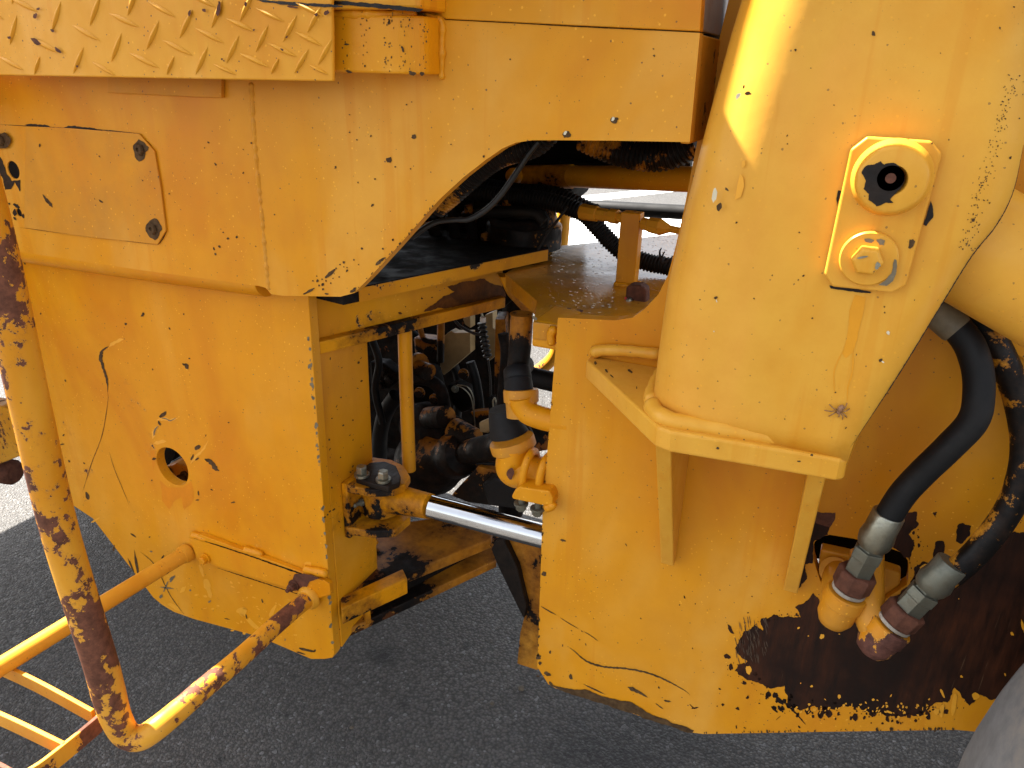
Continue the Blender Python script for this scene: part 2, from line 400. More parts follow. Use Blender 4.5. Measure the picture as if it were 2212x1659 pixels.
def cY(y): return lambda q: PY(y, q)
def zs(zf, pts): return [zf(*p) for p in pts]
def fleck(zf, lst, jag=.35):
    out = []
    for t in lst:
        x, y, rx = t[:3]; ry = t[3] if len(t) > 3 else rx; an = t[4] if len(t) > 4 else random.random()*3
        c = zf(x, y); k = zf(100, 0)[0]-zf(0, 0)[0]; k /= 100
        out.append(blob(c[0], c[1], rx*k, ry*k, an, 12, jag))
    return out
def edgechips(path, n, r0, r1, side=(0, 0), spread=2.):
    P = resample([Vector((*p, 0)) for p in path], 2.); out = []
    for _ in range(n):
        p = random.choice(P); r = r0+(r1-r0)*random.random()**2
        out.append(blob(p.x+side[0]*random.random()+random.gauss(0, spread*.3), p.y+side[1]*random.random(), r*.7, r*(.8+.7*random.random()), random.gauss(0, .3), 10, .4))
    return out

# ------------------------------------------------------------------ ground
def structure(o): o['kind'] = 'structure'; return o
bm = bmesh.new(); prism_bm(bm, [(-120, -120, 0), (120, -120, 0), (120, 260, 0), (-120, 260, 0)], (0, 0, -.2))
g = structure(link('ground', from_bm(bm), 'asphalt', None)); 
g.data.transform(Matrix.Translation(g.location)); g.location = (0, 0, 0)
def white_band(q, z=.004):
    P = [PZ(z, a) for a in q]; bm = bmesh.new(); f = bm.faces.new([bm.verts.new(p) for p in P])
    if f.normal.z < 0 : f.normal_flip()
    me = from_bm(bm, False); return structure(link('white_ground_band', me, 'line', None))
white_band([(1180, 431), (1500, 399), (1500, 409), (1180, 446)])  # white parking line
white_band([(1090, 478), (1520, 462), (1520, 560), (1060, 590)])  # broad plain white area on the ground

# ------------------------------------------------------------------ the wheel loader
WL = bpy.data.objects.new('wheel_loader', None); col.objects.link(WL); WL.location = (-.5, 1.55, 0)
WL['label'] = 'old yellow articulated wheel loader with chipped paint, seen at its hitch between the side plates'
WL['category'] = 'wheel loader'
def part(*a): pass

# --- rear side plate
holec = PY(Y0, (372, 1008))
hole = [(holec.x+.0445*math.cos(a), Y0, holec.z+.0445*math.sin(a)) for a in [2*math.pi*k/28 for k in range(28)]]
rsp = prism('rear_side_plate', [PY(Y0, q) for q in [(664, 600), (666, 645), (722, 1414), (718, 1421), (700, 1424), (672, 1424), (560, 1376), (420, 1338), (375, 1322), (350, 1307), (330, 1290), (200, 1120), (158, 1092), (118, 1000), (60, 870), (-40, 700), (-120, 520)]],
            (0, .022, 0), 'plate', WL, holes=[hole], bevel=.0012)
conv = cY(Y0-.0007)
dk = []
dk += [stroke(zs(zD, [(700, 585), (660, 610), (650, 650), (660, 700), (690, 800), (695, 880)]), 9, 3)]
dk += [stroke(zs(zD, [(695, 880), (695, 940), (660, 1150), (590, 1340), (530, 1530)]), 1.2, 1.2)]
dk += [stroke(zs(zD, [(1320, 1310), (1360, 1330), (1390, 1370), (1420, 1390)]), 8, 9)]
dk += fleck(zD, [(810, 438, 8), (920, 380, 16, 9, -1), (1185, 375, 5, 6), (1050, 1025, 28, 12, -.7), (1028, 1080, 8, 16), (1275, 1235, 24, 14, -.7), (1240, 1300, 8, 18, .5),
    (1205, 712, 18, 16), (1185, 700, 8, 12), (1222, 662, 4, 6), (985, 732, 6, 5), (1272, 1310, 16, 6, -.6), (262, 372, 4, 8), (410, 1157, 5, 8), (402, 1215, 5, 14), (445, 1325, 6, 10, -.6),
    (543, 1338, 4, 7), (565, 1550, 10, 26, -.4), (422, 805, 5, 8, -.5), (1475, 1075, 4, 6), (995, 1310, 8, 14), (1365, 1508, 10, 4, .5), (1280, 1530, 14, 6), (1272, 1575, 4, 14), (150, 35, 6, 26), (1505, 1590, 5, 14), (980, 1448, 5, 4), (1328, 1158, 4, 7), (1094, 468, 4, 10), (277, 515, 4, 3)])
dk += fleck(zG, [(880, 330, 9, 70, -.15), (845, 345, 6, 45, -.4), (735, 235, 8, 22, .3), (1405, 65, 4, 3), (965, 162, 7, 4), (860, 150, 22, 5, .6), (1050, 290, 6, 14), (1590, 675, 4, 16), (1693, 575, 5, 14, -.3), (1980, 890, 50, 9, .2), (2030, 895, 12, 6), (1940, 910, 36, 5, .3), (1465, 690, 18, 3, .2)])
dk += [stroke(zs(zG, [(905, 255), (1000, 345), (1100, 540), (1195, 670)]), 1.6)]
dk += [stroke(zs(zD, [(705, 1265), (740, 1380), (790, 1500), (835, 1610)]), .8)]
marks('paint_chips', rsp, dk, conv, 'rustdark')
fr = [stroke(zs(zD, [(705, 585), (730, 565), (770, 545), (805, 535)]), 7, 8), stroke(zs(zD, [(1010, 1060), (1060, 1050), (1100, 1060), (1160, 1040)]), 6, 5),
      stroke(zs(zD, [(990, 1210), (1030, 1200), (1080, 1195)]), 7), stroke(zs(zD, [(1230, 1340), (1270, 1290), (1310, 1250), (1345, 1190)]), 6, 4), stroke(zs(zD, [(985, 1180), (995, 1130), (1025, 1090)]), 9, 6)]
fr += fleck(zG, [(1985, 340, 28, 22), (2040, 380, 30, 14), (1560, 640, 26, 36), (1340, 480, 22, 60, -.3), (1180, 500, 26, 12), (1440, 800, 90, 8, .2), (1760, 640, 14, 40), (1300, 380, 12, 36, -.3), (1630, 720, 60, 14, .7), (1120, 610, 50, 14, .6), (1770, 850, 60, 16, .3), (2090, 480, 12, 10), (620, 50, 6, 30)])
fr += [blob(random.uniform(380, 690), random.uniform(1250, 1400), random.uniform(1, 5), random.uniform(1, 3), random.uniform(-.2, .8)) for _ in range(60)]
fr = [p for p in fr if not (p[0][0] < 560 and p[0][1] > 1318+.36*(p[0][0]-375)) and not p[0][1] > 1395]
marks('fresh_paint_smears', rsp, fr, cY(Y0-.0004), 'fresh')
os_ = [jagged(zs(zD, pts), 2., 3, 6.) for pts in ([(1030, 1450), (1090, 1490), (1180, 1500), (1235, 1450), (1250, 1560), (1230, 1610), (1190, 1640), (1170, 1560), (1120, 1590), (1090, 1640), (1050, 1580)], [(970, 1260), (995, 1250), (1000, 1350), (985, 1400)])]
marks('orange_stain', rsp, os_, cY(Y0-.0003), 'orange')
wh = fleck(zG, [(1080, 490, 40, 5, .1), (1070, 480, 5, 34, .4), (1110, 430, 10, 22, .6), (975, 255, 9, 5), (1227, 505, 7, 6), (1352, 578, 12, 5), (1038, 545, 10, 14, .4), (1840, 825, 7, 4), (1240, 720, 5, 4)])
wh += [stroke(zs(zD, [(1040, 1045), (1075, 1052), (1100, 1063), (1145, 1040)]), 2.4), stroke(zs(zD, [(992, 1160), (1000, 1120), (1024, 1095)]), 4, 2)]
wh += fleck(zD, [(1635, 765, 4, 3)])
marks('bare_metal_scratches', rsp, wh, cY(Y0-.0010), 'bare')
# chips on the front edge of the plate
ep = [(668, 730), (676, 830), (684, 920), (696, 1060), (706, 1200), (714, 1300), (720, 1400)]
marks('edge_chips', rsp, edgechips(ep, 46, 1.2, 5.5, (-3, 0), 2), conv, 'bare')
edge_x = PY(Y0, (690, 1000)).x
kb = prism('knuckle_bracket', [PY(1.10, q) for q in zs(zD, [(1060, 1360), (1100, 1350), (1130, 1340), (1200, 1355), (1245, 1385), (1240, 1520), (1180, 1530), (1080, 1480), (1040, 1420)])], (0, .05, 0), 'rail2', WL, bevel=.004)
hexbolt(kb, PY(1.098, zD(1090, 1400)), (-.2, -1, .1), .012, .02, 'rustdark')
hexbolt(kb, PY(1.098, zD(1200, 1432)), (-.2, -1, .1), .012, .02, 'rustdark')
marks('red_fleck', kb, fleck(zD, [(1182, 1402, 10, 14, .3), (1212, 1455, 6, 12, .2)]), cY(1.099), 'red', stuff=False)
prism('dark_frame_rib', [PY(1.25, q) for q in zs(zD, [(1000, 1190), (1150, 1190), (1145, 1255), (1115, 1320), (1060, 1345), (1000, 1420)])], (0, .03, 0), 'verygreasy', WL)
prism('dark_frame_rib', [PY(1.22, q) for q in zs(zD, [(1120, 1325), (1200, 1310), (1250, 1370), (1240, 1400), (1110, 1400)])], (0, .03, 0), 'verygreasy', WL)
# --- seam bar and welds on the lower plate
bar = prism('rail_mounting_bar', [PY(.975, q) for q in [(412, 1166), (432, 1155), (700, 1254), (712, 1262), (714, 1284), (690, 1292), (452, 1218), (424, 1206)]], (0, .0115, 0), 'plate', WL, bevel=.001)
marks('black_seam', bar, [stroke([(408, 1160), (470, 1178), (560, 1208), (640, 1236), (700, 1254)], 1.6, 3.2), stroke([(470, 1227), (560, 1256), (640, 1282), (690, 1296)], 2.2, 1.5)], cY(.9742), 'darkgap')
for q, ln in [((432, 1158), 24), ((545, 1190), 24), ((680, 1232), 30)]:
    a = PY(.982, (q[0]-ln+6, q[1]-4)); b = PY(.982, (q[0]+ln, q[1]+8))
    weld('weld_bead', [a, (a+b)/2, b], .0085, 'plate', bar, .2)
marks('rusty_corner', bar, [jagged(zs(zG, [(1900, 400), (1960, 395), (2070, 425), (2000, 450), (1950, 530), (1880, 480)]), 1.5)], cY(.9738), 'rust')
hexbolt(bar, PY(.974, (445, 1206)), (0, -1, 0), .0085, .014, 'plate')
hexbolt(bar, PY(.974, (636, 1263)), (0, -1, 0), .0085, .016, 'rust', stud=True)

# --- grab rail: bent tube in front of the side plate
rail_r = .0175
zr = .50
pA = PZ(zr, (690, 1270)); pE = PZ(zr, (306, 1590))
pB = PZ(zr, (412, 1188)); pB2 = PZ(zr, (-80, 1490))
ux = lambda q: PY(.58, q)
up1 = [ux((212, 1415)), ux((130, 1150)), ux((68, 888)), ux((14, 640)), ux((-30, 460)), ux((-75, 300))]
pathr = [Vector((pA.x, .968, pA.z)), PZ(.5, (600, 1347)), PZ(.5, (520, 1420)), PZ(.498, (435, 1491)), PZ(.493, (385, 1535)), PZ(.488, (340, 1572)), PY(.594, (303, 1594)), PY(.586, (272, 1586)), PY(.581, (250, 1548)), PY(.58, (234, 1495))] + up1
def rail_prof(i, n):
    f = i/(n-1); return .0172+.0036*min(1, f/.45) if f < .45 else .0208+.0040*min(1, (f-.45)/.15)
rail = tube('grab_rail', pathr, rail_prof, 'rail', WL, label='rust chipped yellow tubular grab rail bent at its foot', seg=28, n=10)
lathe('weld_collar', Vector((pA.x, .975, pA.z)), (0, -1, 0), [(0, .026), (.005, .026), (.012, .021)], 'rail2', rail)
lathe('weld_collar', Vector((pB.x, .982, pB.z)), (0, -1, 0), [(0, .021), (.008, .0215), (.018, .0185)], 'rail2', bar)
brace = tube('rail_brace', [Vector((pB.x, .968, pB.z)), pB+(pB2-pB)*.33, pB+(pB2-pB)*.66, pB2], rail_r*.98, 'rail2', WL, seg=24)
# step frame of flat bar hanging from the rail
def strap(name, pts, h, th, mat, parent, **k):
    P = smoothpath(pts, 8); bm = bmesh.new(); rings = []
    for i, p in enumerate(P):
        t = (P[min(i+1, len(P)-1)]-P[max(i-1, 0)]); t.z = 0; t.normalize(); nn = Vector((-t.y, t.x, 0))*th/2
        rings.append([bm.verts.new(p+nn), bm.verts.new(p-nn), bm.verts.new(p-nn-Vector((0, 0, h))), bm.verts.new(p+nn-Vector((0, 0, h)))])
    for a, b in zip(rings, rings[1:]):
        for j in range(4): bm.faces.new((a[j], a[(j+1) % 4], b[(j+1) % 4], b[j]))
    bm.faces.new(rings[0]); bm.faces.new(rings[-1][::-1])
    return link(name, from_bm(bm), mat, parent, None, .0012)
zst = .485
stp = strap('step_frame', [PZ(zst, (212, 1545)), PZ(zst, (170, 1580)), PZ(zst, (120, 1620)), PZ(zst, (78, 1651)), PZ(zst, (40, 1668)), PZ(zst, (0, 1650)), PZ(zst, (-80, 1610))], .034, .007, 'rail', WL)
strap('step_rung', [PZ(zst, (-60, 1405)), PZ(zst, (70, 1464)), PZ(zst, (200, 1534))], .030, .007, 'rail2', stp)
strap('step_rung', [PZ(zst, (-90, 1500)), PZ(zst, (30, 1553)), PZ(zst, (140, 1606))], .030, .007, 'rail2', stp)

# --- bracket at the far left behind the rail
lb = prism('hinge_bracket', [PY(1.06, q) for q in [(-40, 872), (0, 878), (62, 900), (70, 975), (0, 1002), (-40, 1010)]], (0, .05, 0), 'rail', WL, bevel=.004)
lathe('hinge_pin', PY(1.1, (-5, 1015)), (1, .2, 0), [(-.05, .03), (-.04, .036), (.05, .036), (.06, .028)], 'rust', lb, seg=12)

# --- body panel above, rolled lower edge, access cover
low = [(-120, 512), (50, 545), (300, 583), (560, 618), (574, 622), (586, 636), (612, 639), (735, 641), (765, 633), (800, 598), (860, 532), (950, 430), (1000, 384), (1050, 345), (1085, 321), (1115, 308), (1150, 303), (1210, 303), (1330, 304), (1490, 307)]
h1 = PY(YB, (29, 367)); h2 = PY(YB, (41, 459))
hc = lambda c, r, rz: [(c.x+r*math.cos(2*math.pi*k/20), YB, c.z+rz*math.sin(2*math.pi*k/20)) for k in range(20)]
bp = prism('body_panel', [PY(YB, q) for q in low+[(1512, 71), (1240, 57), (960, 43), (945, 10), (-120, -40)]], (0, .02, 0), 'panel', WL, holes=[hc(h1, .0165, .0165), hc(h2, .0078, .0078)], bevel=.0012)
ctr = [PY(YB+.030, q)+Vector((0, 0, .030)) for q in [(-140, 532), (50, 565), (300, 603), (540, 635), (580, 640)]]
tube('rolled_edge', ctr, .0298, 'panel', bp, seg=32, n=4)
# vertical weld seam of the panel
weld('weld_bead', [PY(YB+.002, q) for q in [(545, 178), (549, 260), (556, 350), (566, 450), (574, 540), (582, 628)]], .0042, 'dull', bp, .5)
dk = fleck(zB, [(485, 882, 16, 15), (325, 1032, 20, 20), (208, 877, 6, 7), (235, 1155, 6), (218, 1325, 8, 12, .6), (725, 932, 5, 4), (438, 675, 5), (472, 658, 4), (70, 740, 4), (70, 855, 5), (118, 902, 5), (465, 1090, 5, 4), (365, 1077, 6, 5), (125, 1178, 5), (350, 1547, 8, 7), (285, 1605, 7, 6), (150, 1605, 8, 7), (935, 1010, 8, 7), (1107, 383, 6, 5), (1610, 385, 5, 7), (2032, 316, 6, 5), (2037, 360, 6, 8), (1470, 868, 22, 25), (1780, 775, 20, 26), (1410, 620, 3), (1717, 495, 3), (1523, 657, 3)])
dk += fleck(zA, [(2165, 1080, 6, 9, .3), (1345, 920, 5, 9), (1390, 1060, 6, 11, -.5), (1320, 955, 4), (1570, 965, 4), (1570, 1115, 5, 8), (1092, 1250, 5, 5), (1772, 1385, 5, 5), (1130, 1305, 3), (1622, 923, 6, 6), (1527, 1530, 8, 7), (1415, 1590, 8, 7), (1470, 1540, 7, 9), (1440, 1500, 5), (1380, 1605, 9, 6), (1390, 1640, 8), (1650, 1590, 4)])
dk += fleck(zE, [(300, 40, 8), (320, 95, 9, 6), (210, 115, 40, 12, -.7), (130, 160, 8), (165, 185, 9), (75, 228, 40, 8, -.5), (100, 160, 5), (190, 245, 14, 5), (275, 55, 5), (365, 25, 5), (395, 55, 4), (140, 190, 6), (165, 215, 7), (230, 145, 4), (270, 135, 5), (125, 130, 4), (185, 160, 6), (320, 75, 4), (250, 80, 5), (300, 70, 4), (215, 175, 5), (160, 150, 5)])
marks('paint_chips', bp, dk, cY(YB-.0007), 'rustdark')
ec = edgechips([(765, 633), (800, 598), (860, 532), (950, 430)], 26, 1, 3.2, (-3, -2), 1.5)
ec += [stroke(zs(zE, [(505, 60), (540, 30), (575, 5)]), 9, 4), stroke(zs(zE, [(340, 235), (370, 215), (385, 195)]), 5, 6)]
marks('edge_chips', bp, ec, cY(YB-.0009), 'rustdark')
marks('sheen_chips', bp, fleck(zB, [(1462, 860, 10, 15, .4), (1772, 768, 9, 16, .5)]), cY(YB-.0011), 'pale')
gl = [jagged(zs(zA, [(0, 1010), (20, 1040), (40, 1120), (75, 1170), (130, 1160), (130, 1235), (95, 1170), (70, 1220), (30, 1225), (10, 1140), (-60, 1090)]), 1.5, 3)]
gl += fleck(zA, [(95, 1410, 14, 6, .9), (60, 1315, 6), (150, 1395, 10, 16), (108, 1330, 22, 12, .6), (95, 1372, 12, 22)])
gl += [stroke(zs(zA, [(0, 803), (200, 815), (400, 826), (650, 838), (900, 862)]), 1.8, 1.6), stroke(zs(zA, [(160, 806), (290, 812), (330, 823)]), 5, 4), stroke(zs(zA, [(410, 826), (460, 820), (560, 832), (660, 842)]), 8, 5),
       stroke(zs(zA, [(900, 860), (990, 970), (1030, 1160), (1072, 1470), (1075, 1495)]), 2.2, 2.2), stroke(zs(zA, [(1075, 1495), (1045, 1550), (1015, 1582)]), 2, 2), stroke(zs(zA, [(130, 1468), (400, 1505), (700, 1540), (1015, 1582)]), 1., 1.)]
marks('grease_stains', bp, gl, cY(YB-.0008), 'greasemat')
ac = prism('access_cover', [PY(YB-.004, q) for q in [(-60, 266), (150, 277), (300, 289), (333, 326), (346, 400), (358, 498), (340, 528), (180, 511), (47, 491), (36, 440), (-60, 420)]], (0, .0036, 0), 'dull', bp, bevel=.0008,
           holes=[hc(h1+Vector((0, 0, 0)), .0165, .0165), ]) if False else prism('access_cover', [PY(YB-.004, q) for q in [(55, 273), (150, 277), (300, 289), (333, 326), (346, 400), (358, 498), (340, 528), (180, 511), (52, 492)]], (0, .0036, 0), 'dull', bp, bevel=.0008)
for q in [(303, 323), (331, 494), (3, 303)]:
    p = PY(YB-.004, q)
    marks('grease_ring', bp, [blob(*q, 17, 21, .1, 20, .25)], cY(YB-.0046), 'rustdark')
    b = lathe('bolt_head', p, (0, -1, 0), [(0, .0105), (.003, .0105), (.006, .0085), (.0062, .004), (.003, .0035)], 'rustdark', bp, seg=6, bevel=.0005, smooth=False)
marks('cover_scratch', bp, [stroke(zs(zA, [(275, 1255), (300, 1290), (345, 1345)]), 5, 7), *fleck(zA, [(255, 937, 6, 15), (653, 1300, 5, 18), (642, 1010, 4, 7), (920, 1165, 5, 4), (610, 1283, 5, 2)])], cY(YB-.0047), 'rustdark')
plateY('cover_strip', YB-.008, [(232, 150), (478, 150), (478, 211), (440, 210), (232, 200)], .0075, 'dull', bp, bevel=.001)
for c_, r_ in ((h1, .0162), (h2, .0076)): marks('dark_hole_disc', bp, [[(q.x, q.z) for q in map(Vector, hc(c_, r_, r_))]], lambda q: Vector((q[0], YB+.002, q[1])), 'darkgap', stuff=False)  # black discs put in as the shade inside the holes
box('dark_hole_backing', (h1.x-.05, YB+.0215, h2.z-.03), (h1.x+.05, YB+.04, h1.z+.04), 'darkgap', bp, bevel=0)  # black box added behind the holes so they read dark
upn = plateY('upper_body_panel', YB-.001, [(925, 12), (962, 41), (1240, 55), (1512, 68), (1520, -60), (1535, -300), (900, -400)], .02, 'panel', WL, bevel=.0015)
marks('dark_seam_line', upn, [stroke([(962, 43), (1100, 49), (1240, 57), (1512, 70)], 1.6, 1.6)], cY(YB-.0014), 'darkgap')  # dark line drawn along the panel joint
xh = PY(YB, (1495, 200)).x
rf = prism('body_end_panel', [(xh-.012, YB+.02, 1.424), (xh-.012, 1.5, 1.424), (xh-.012, 1.5, 1.545), (xh-.012, YB+.02, 1.545)], (.012, 0, 0), 'inner', WL)
prism('grey_end_panel', [(xh-.012, YB+.02, 1.549), (xh-.012, 1.6, 1.549), (xh-.012, 1.6, 2.0), (xh-.012, YB+.02, 2.0)], (.010, 0, 0), 'grey', WL, label='grey speckled upper end panel')

# --- step with diamond tread, bracket block beside it
YS = .862
stpn = prism('step_plate', [PY(YS, q) for q in [(-140, -120), (719, -60), (716, 20), (718, 60), (719, 176), (-140, 160)]], (0, .006, 0), 'tread', WL, bevel=.002)
dA = PY(YS, zA(660, 268))-PY(YS, zA(448, 157)); dB = PY(YS, zA(538, 292))-PY(YS, zA(472, 492))
def lug_mesh(d):
    L = d.length/2; t = d.normalized(); nrm = Vector((0, -1, 0)); u = t.cross(nrm); bm = bmesh.new(); prof = []
    n = 8; rows = []
    for i in range(n+1):
        s = -1+2*i/n; wd = .0044*max(0, 1-abs(s)**1.9); hh = .0030*max(0, 1-abs(s)**2.2)
        rows.append([bm.verts.new(t*L*s+u*wd), bm.verts.new(t*L*s+u*wd*.45+nrm*hh), bm.verts.new(t*L*s-u*wd*.45+nrm*hh), bm.verts.new(t*L*s-u*wd)])
    for a, b in zip(rows, rows[1:]):
        for j in range(3): bm.faces.new((a[j], a[j+1], b[j+1], b[j]))
    bmesh.ops.remove_doubles(bm, verts=bm.verts, dist=1e-5)
    me = from_bm(bm); 
    for p in me.polygons: p.use_smooth = True
    me.materials.append(M['tread']); return me
mA, mB = lug_mesh(dA), lug_mesh(dB)
LA = [(150, 28), (800, 130), (1040, 58), (553, 212), (1350, 228), (290, 293), (1550, 160), (1145, 308), (930, 390), (1740, 95), (1990, 250), (1640, 388), (70, 408), (670, 455), (1450, 462), (1820, 322), (2055, 465), (1290, -8), (560, -60), (-60, 80), (1995, 60)]
LB = [(85, 195), (362, 110), (612, 70), (985, 228), (1200, 155), (1400, 90), (750, 308), (505, 390), (1500, 320), (1300, 395), (1690, 250), (1870, 185), (2028, 125), (1945, 400), (2098, 335), (240, 455), (1100, 455), (1775, 465), (890, 520), (1600, 520), (855, 5), (1590, 45), (100, -70)]
for L_, me in ((LA, mA), (LB, mB)):
    for q in L_:
        q2 = zA(*q)
        if q2[1] > 168: continue
        hf = 19 if L_ is LA else 33; cut = 1.
        if q2[1]+hf > 164: cut = (164-(q2[1]-hf))/2/hf; q2 = (q2[0], 164-hf*cut)
        if cut < .3: continue
        o = bpy.data.objects.new('tread_bar', me); col.objects.link(o); o.parent = stpn
        o.location = PY(YS-.0003, q2)-world(stpn); o.rotation_euler = (0, random.gauss(0, .025), 0); k = random.uniform(.93, 1.02)*(.95-.20*max(0, min(1, (q[0]-500)/1500))); k *= cut; o.scale = (k, 1, k)
tf = fleck(zA, [(227, 102, 12, 20, .2), (1316, 66, 14, 10, .6), (1222, 85, 8, 20, .2), (1408, 60, 12, 55, .2), (230, 268, 36, 14, .6), (375, 325, 26, 10, .7), (338, 197, 8, 14), (245, 58, 10), (58, 243, 10), (498, 428, 7), (1415, 15, 6, 8), (1638, 193, 7, 6), (1432, 382, 7), (1445, 392, 5), (993, 463, 4), (1920, 465, 5), (1585, 25, 14, 9), (2040, 95, 10, 12), (2108, 82, 20, 14), (1890, 45, 30, 8, .2), (1820, 320, 12, 6, .6), (1850, 238, 5, 9)])
marks('rust_chips', stpn, tf, cY(YS-.0034), 'rust')
edge = marks('top_grime', stpn, [jagged(zs(zA, [(1640, -5), (1800, 8), (2212, 35), (2212, 48), (1900, 34), (1700, 12)]), 1.2, 3)], cY(YS-.001), 'greasemat')
YK = .885
blk = []
def rounded_block(name, q0, q1, ytop, zlo, zhi, r, mat, parent):
    bm = bmesh.new(); prof = [(q0, YK)]+[(q1-r+r*math.sin(a), YK+r-r*math.cos(a)) for a in [math.pi/2*k/7 for k in range(8)]]+[(q1, ytop), (q0, ytop)]
    prism_bm(bm, [(x, y, zlo) for x, y in prof], (0, 0, zhi-zlo)); return link(name, from_bm(bm), mat, parent, None, .003)
xa = PY(YK, (690, 100)).x; xb = PY(YB, (953, 120)).x
zlo = PY(YK, (900, 161)).z; zhi = PY(YK, (900, 32)).z
bb = rounded_block('step_bracket', xa, xb, YB+.001, zlo, zhi, .03, 'drip', WL)
weld('weld_bead', [(xb+.001, YB-.001, zlo-.006), (xb+.002, YB-.002, (zlo+zhi)/2), (xb+.001, YB-.002, zhi-.004), (xb-.02, YB-.012, zhi+.004)], .0045, 'panel', bb, .5)
weld('weld_bead', [(xb-.015, YK+.02, zhi+.002), (xb-.06, YK+.006, zhi+.001), (xb-.16, YK+.004, zhi+.002), (xa, YK+.004, zhi)], .006, 'drip', bb, .4)
dk = fleck(zB, [(475, 472, 22, 14, .2), (540, 475, 13, 14), (68, 465, 20, 9), (325, 145, 14, 10), (475, 182, 6, 5), (415, 320, 7, 22, -.3), (350, 60, 8, 5), (50, 287, 6, 16)])
for x in (30, 150, 175, 320, 300, 340, 405, 425, 460, 540, 560):
    for _ in range(9): dk += fleck(zB, [(x+random.gauss(0, 9), random.uniform(80, 460), random.uniform(2, 5), random.uniform(3, 9), 0)])
marks('drip_stains', bb, dk, cY(YK-.0006), M['rustdark'])
tb = box('raised_step_edge', (PY(.89, (520, 0)).x, .875, PY(.875, (900, 19)).z), (PY(.89, (922, 0)).x, YB, 1.93), 'drip', WL, bevel=.004)  # step edge carried up out of view to shade the lower tower
marks('black_grime', tb, [jagged([(600, -3), (750, 3), (860, 12), (915, 20), (905, 26), (760, 12), (600, 6)], 1.5, 3)], cY(.8735), 'greasemat')
box('step_top', (PY(YS, (-140, 0)).x, YS+.007, 1.60), (xa+.02, YB, 1.612), 'tread', WL)

# --- rear frame end plate and hitch plates (diagonal arms running in to the centre pivot)
ex = edge_x
ep_ = prism('frame_end_plate', [(ex, Y0+.023, .36), (ex, 1.152, .40), (ex, 1.160, 1.046), (ex, Y0+.023, 1.046)], (-.016, 0, 0), 'inner', WL)
marks('paint_chips', ep_, [blob(random.uniform(700, 785), random.uniform(770, 1150), random.uniform(.8, 2.2), random.uniform(1, 3.5), random.random()) for _ in range(38)], lambda q: PX(ex+.0007, q), 'rustdark')
def arm(name, z, th, a, b, back, mat, parent=WL, **k):
    a = Vector((a[0], a[1], z)); b = Vector((b[0], b[1], z))
    pts = [a, b]+[Vector((x, y, z)) for x, y in back]
    return prism(name, pts, (0, 0, -th), mat, parent, **k)
ztop = 1.150; za = PZ(ztop-.012, (800, 610)); zb_ = PZ(ztop-.012, (1188, 548))
uh = arm('upper_hitch_plate', ztop, .026, (PZ(ztop, (740, 628)).x, PZ(ztop, (740, 628)).y), (PZ(ztop, (1186, 537)).x, PZ(ztop, (1186, 537)).y), [(-.72, 1.80), (-1.2, 1.9), (-1.2, 1.08)], 'verygreasy', bevel=.002)
# edge strip colour of the plate: painted front edge
pA_, pB_ = PZ(ztop, (740, 628)), PZ(ztop, (1186, 537)); on_ = Vector(((pB_-pA_).y, -(pB_-pA_).x, 0)).normalized()*.0012; pe0, pe1 = pA_+(pB_-pA_)*.06+on_, pB_-(pB_-pA_)*.01+on_
prism('plate_edge', [pe0+Vector((0, 0, -.001)), pe1+Vector((0, 0, -.001)), pe1+Vector((0, 0, -.025)), pe0+Vector((0, 0, -.025))], on_, 'edgepaint', uh, bevel=0)
z2 = 1.048; q0, q1 = Vector((ex+.002, Y0+.024, z2)), PZ(z2, (1092, 642))
lf = arm('channel_lower_flange', z2, .0235, (q0.x, q0.y), (q1.x, q1.y), [(q1.x-.10, q1.y+.07), (q0.x-.11, q0.y+.1)], 'worn', bevel=.002)
w0 = q0+Vector((-.014, .012, .0)); w1 = q1+Vector((-.012, .010, 0))
prism('pivot_boss', [PY(1.5, q) for q in [(1035, 572), (1125, 560), (1118, 640), (1085, 668), (1040, 655)]], (-.05, .25, 0), 'verygreasy', WL, bevel=.006)
prism('channel_web', [w0, w1, Vector((w1.x, w1.y, ztop-.026)), Vector((w0.x, w0.y, ztop-.026))], (-.014, .007, 0), 'inner', lf)
wn_ = (w1-w0).cross(Vector((0, 0, 1))).normalized(); wn_ = wn_ if wn_.y < 0 else -wn_
def cweb(q):
    d = ray(q); P0 = w0+wn_*.0008; return CAM + d*((P0-CAM).dot(wn_)/d.dot(wn_))
marks('grease_and_shade_mark', lf, [jagged([zL(*q) for q in [(1240, 190), (1380, 150), (1640, 110), (1850, 200), (1880, 300), (1560, 360), (1250, 420), (1000, 462), (1080, 390), (1220, 300), (1330, 250)]], 2.5, 3, 9.)]+fleck(zL, [(750, 480, 22, 10, .4), (980, 320, 12, 9), (805, 410, 6), (1090, 312, 8)]), cweb, 'grease_shade')  # dark polygon paints shade as well as grease on the web
pvt = lathe('pivot_pin', (-.705, 1.62, .38), (0, 0, 1), [(0, .034), (.72, .034), (.74, .03)], 'verygreasy', WL, seg=28)
# gusset meeting the deck
prism('corner_gusset', [PY(1.36, q) for q in [(1078, 598), (1110, 600), (1163, 652), (1146, 690), (1128, 672), (1098, 640)]], (-.02, .03, 0), 'worn', WL)
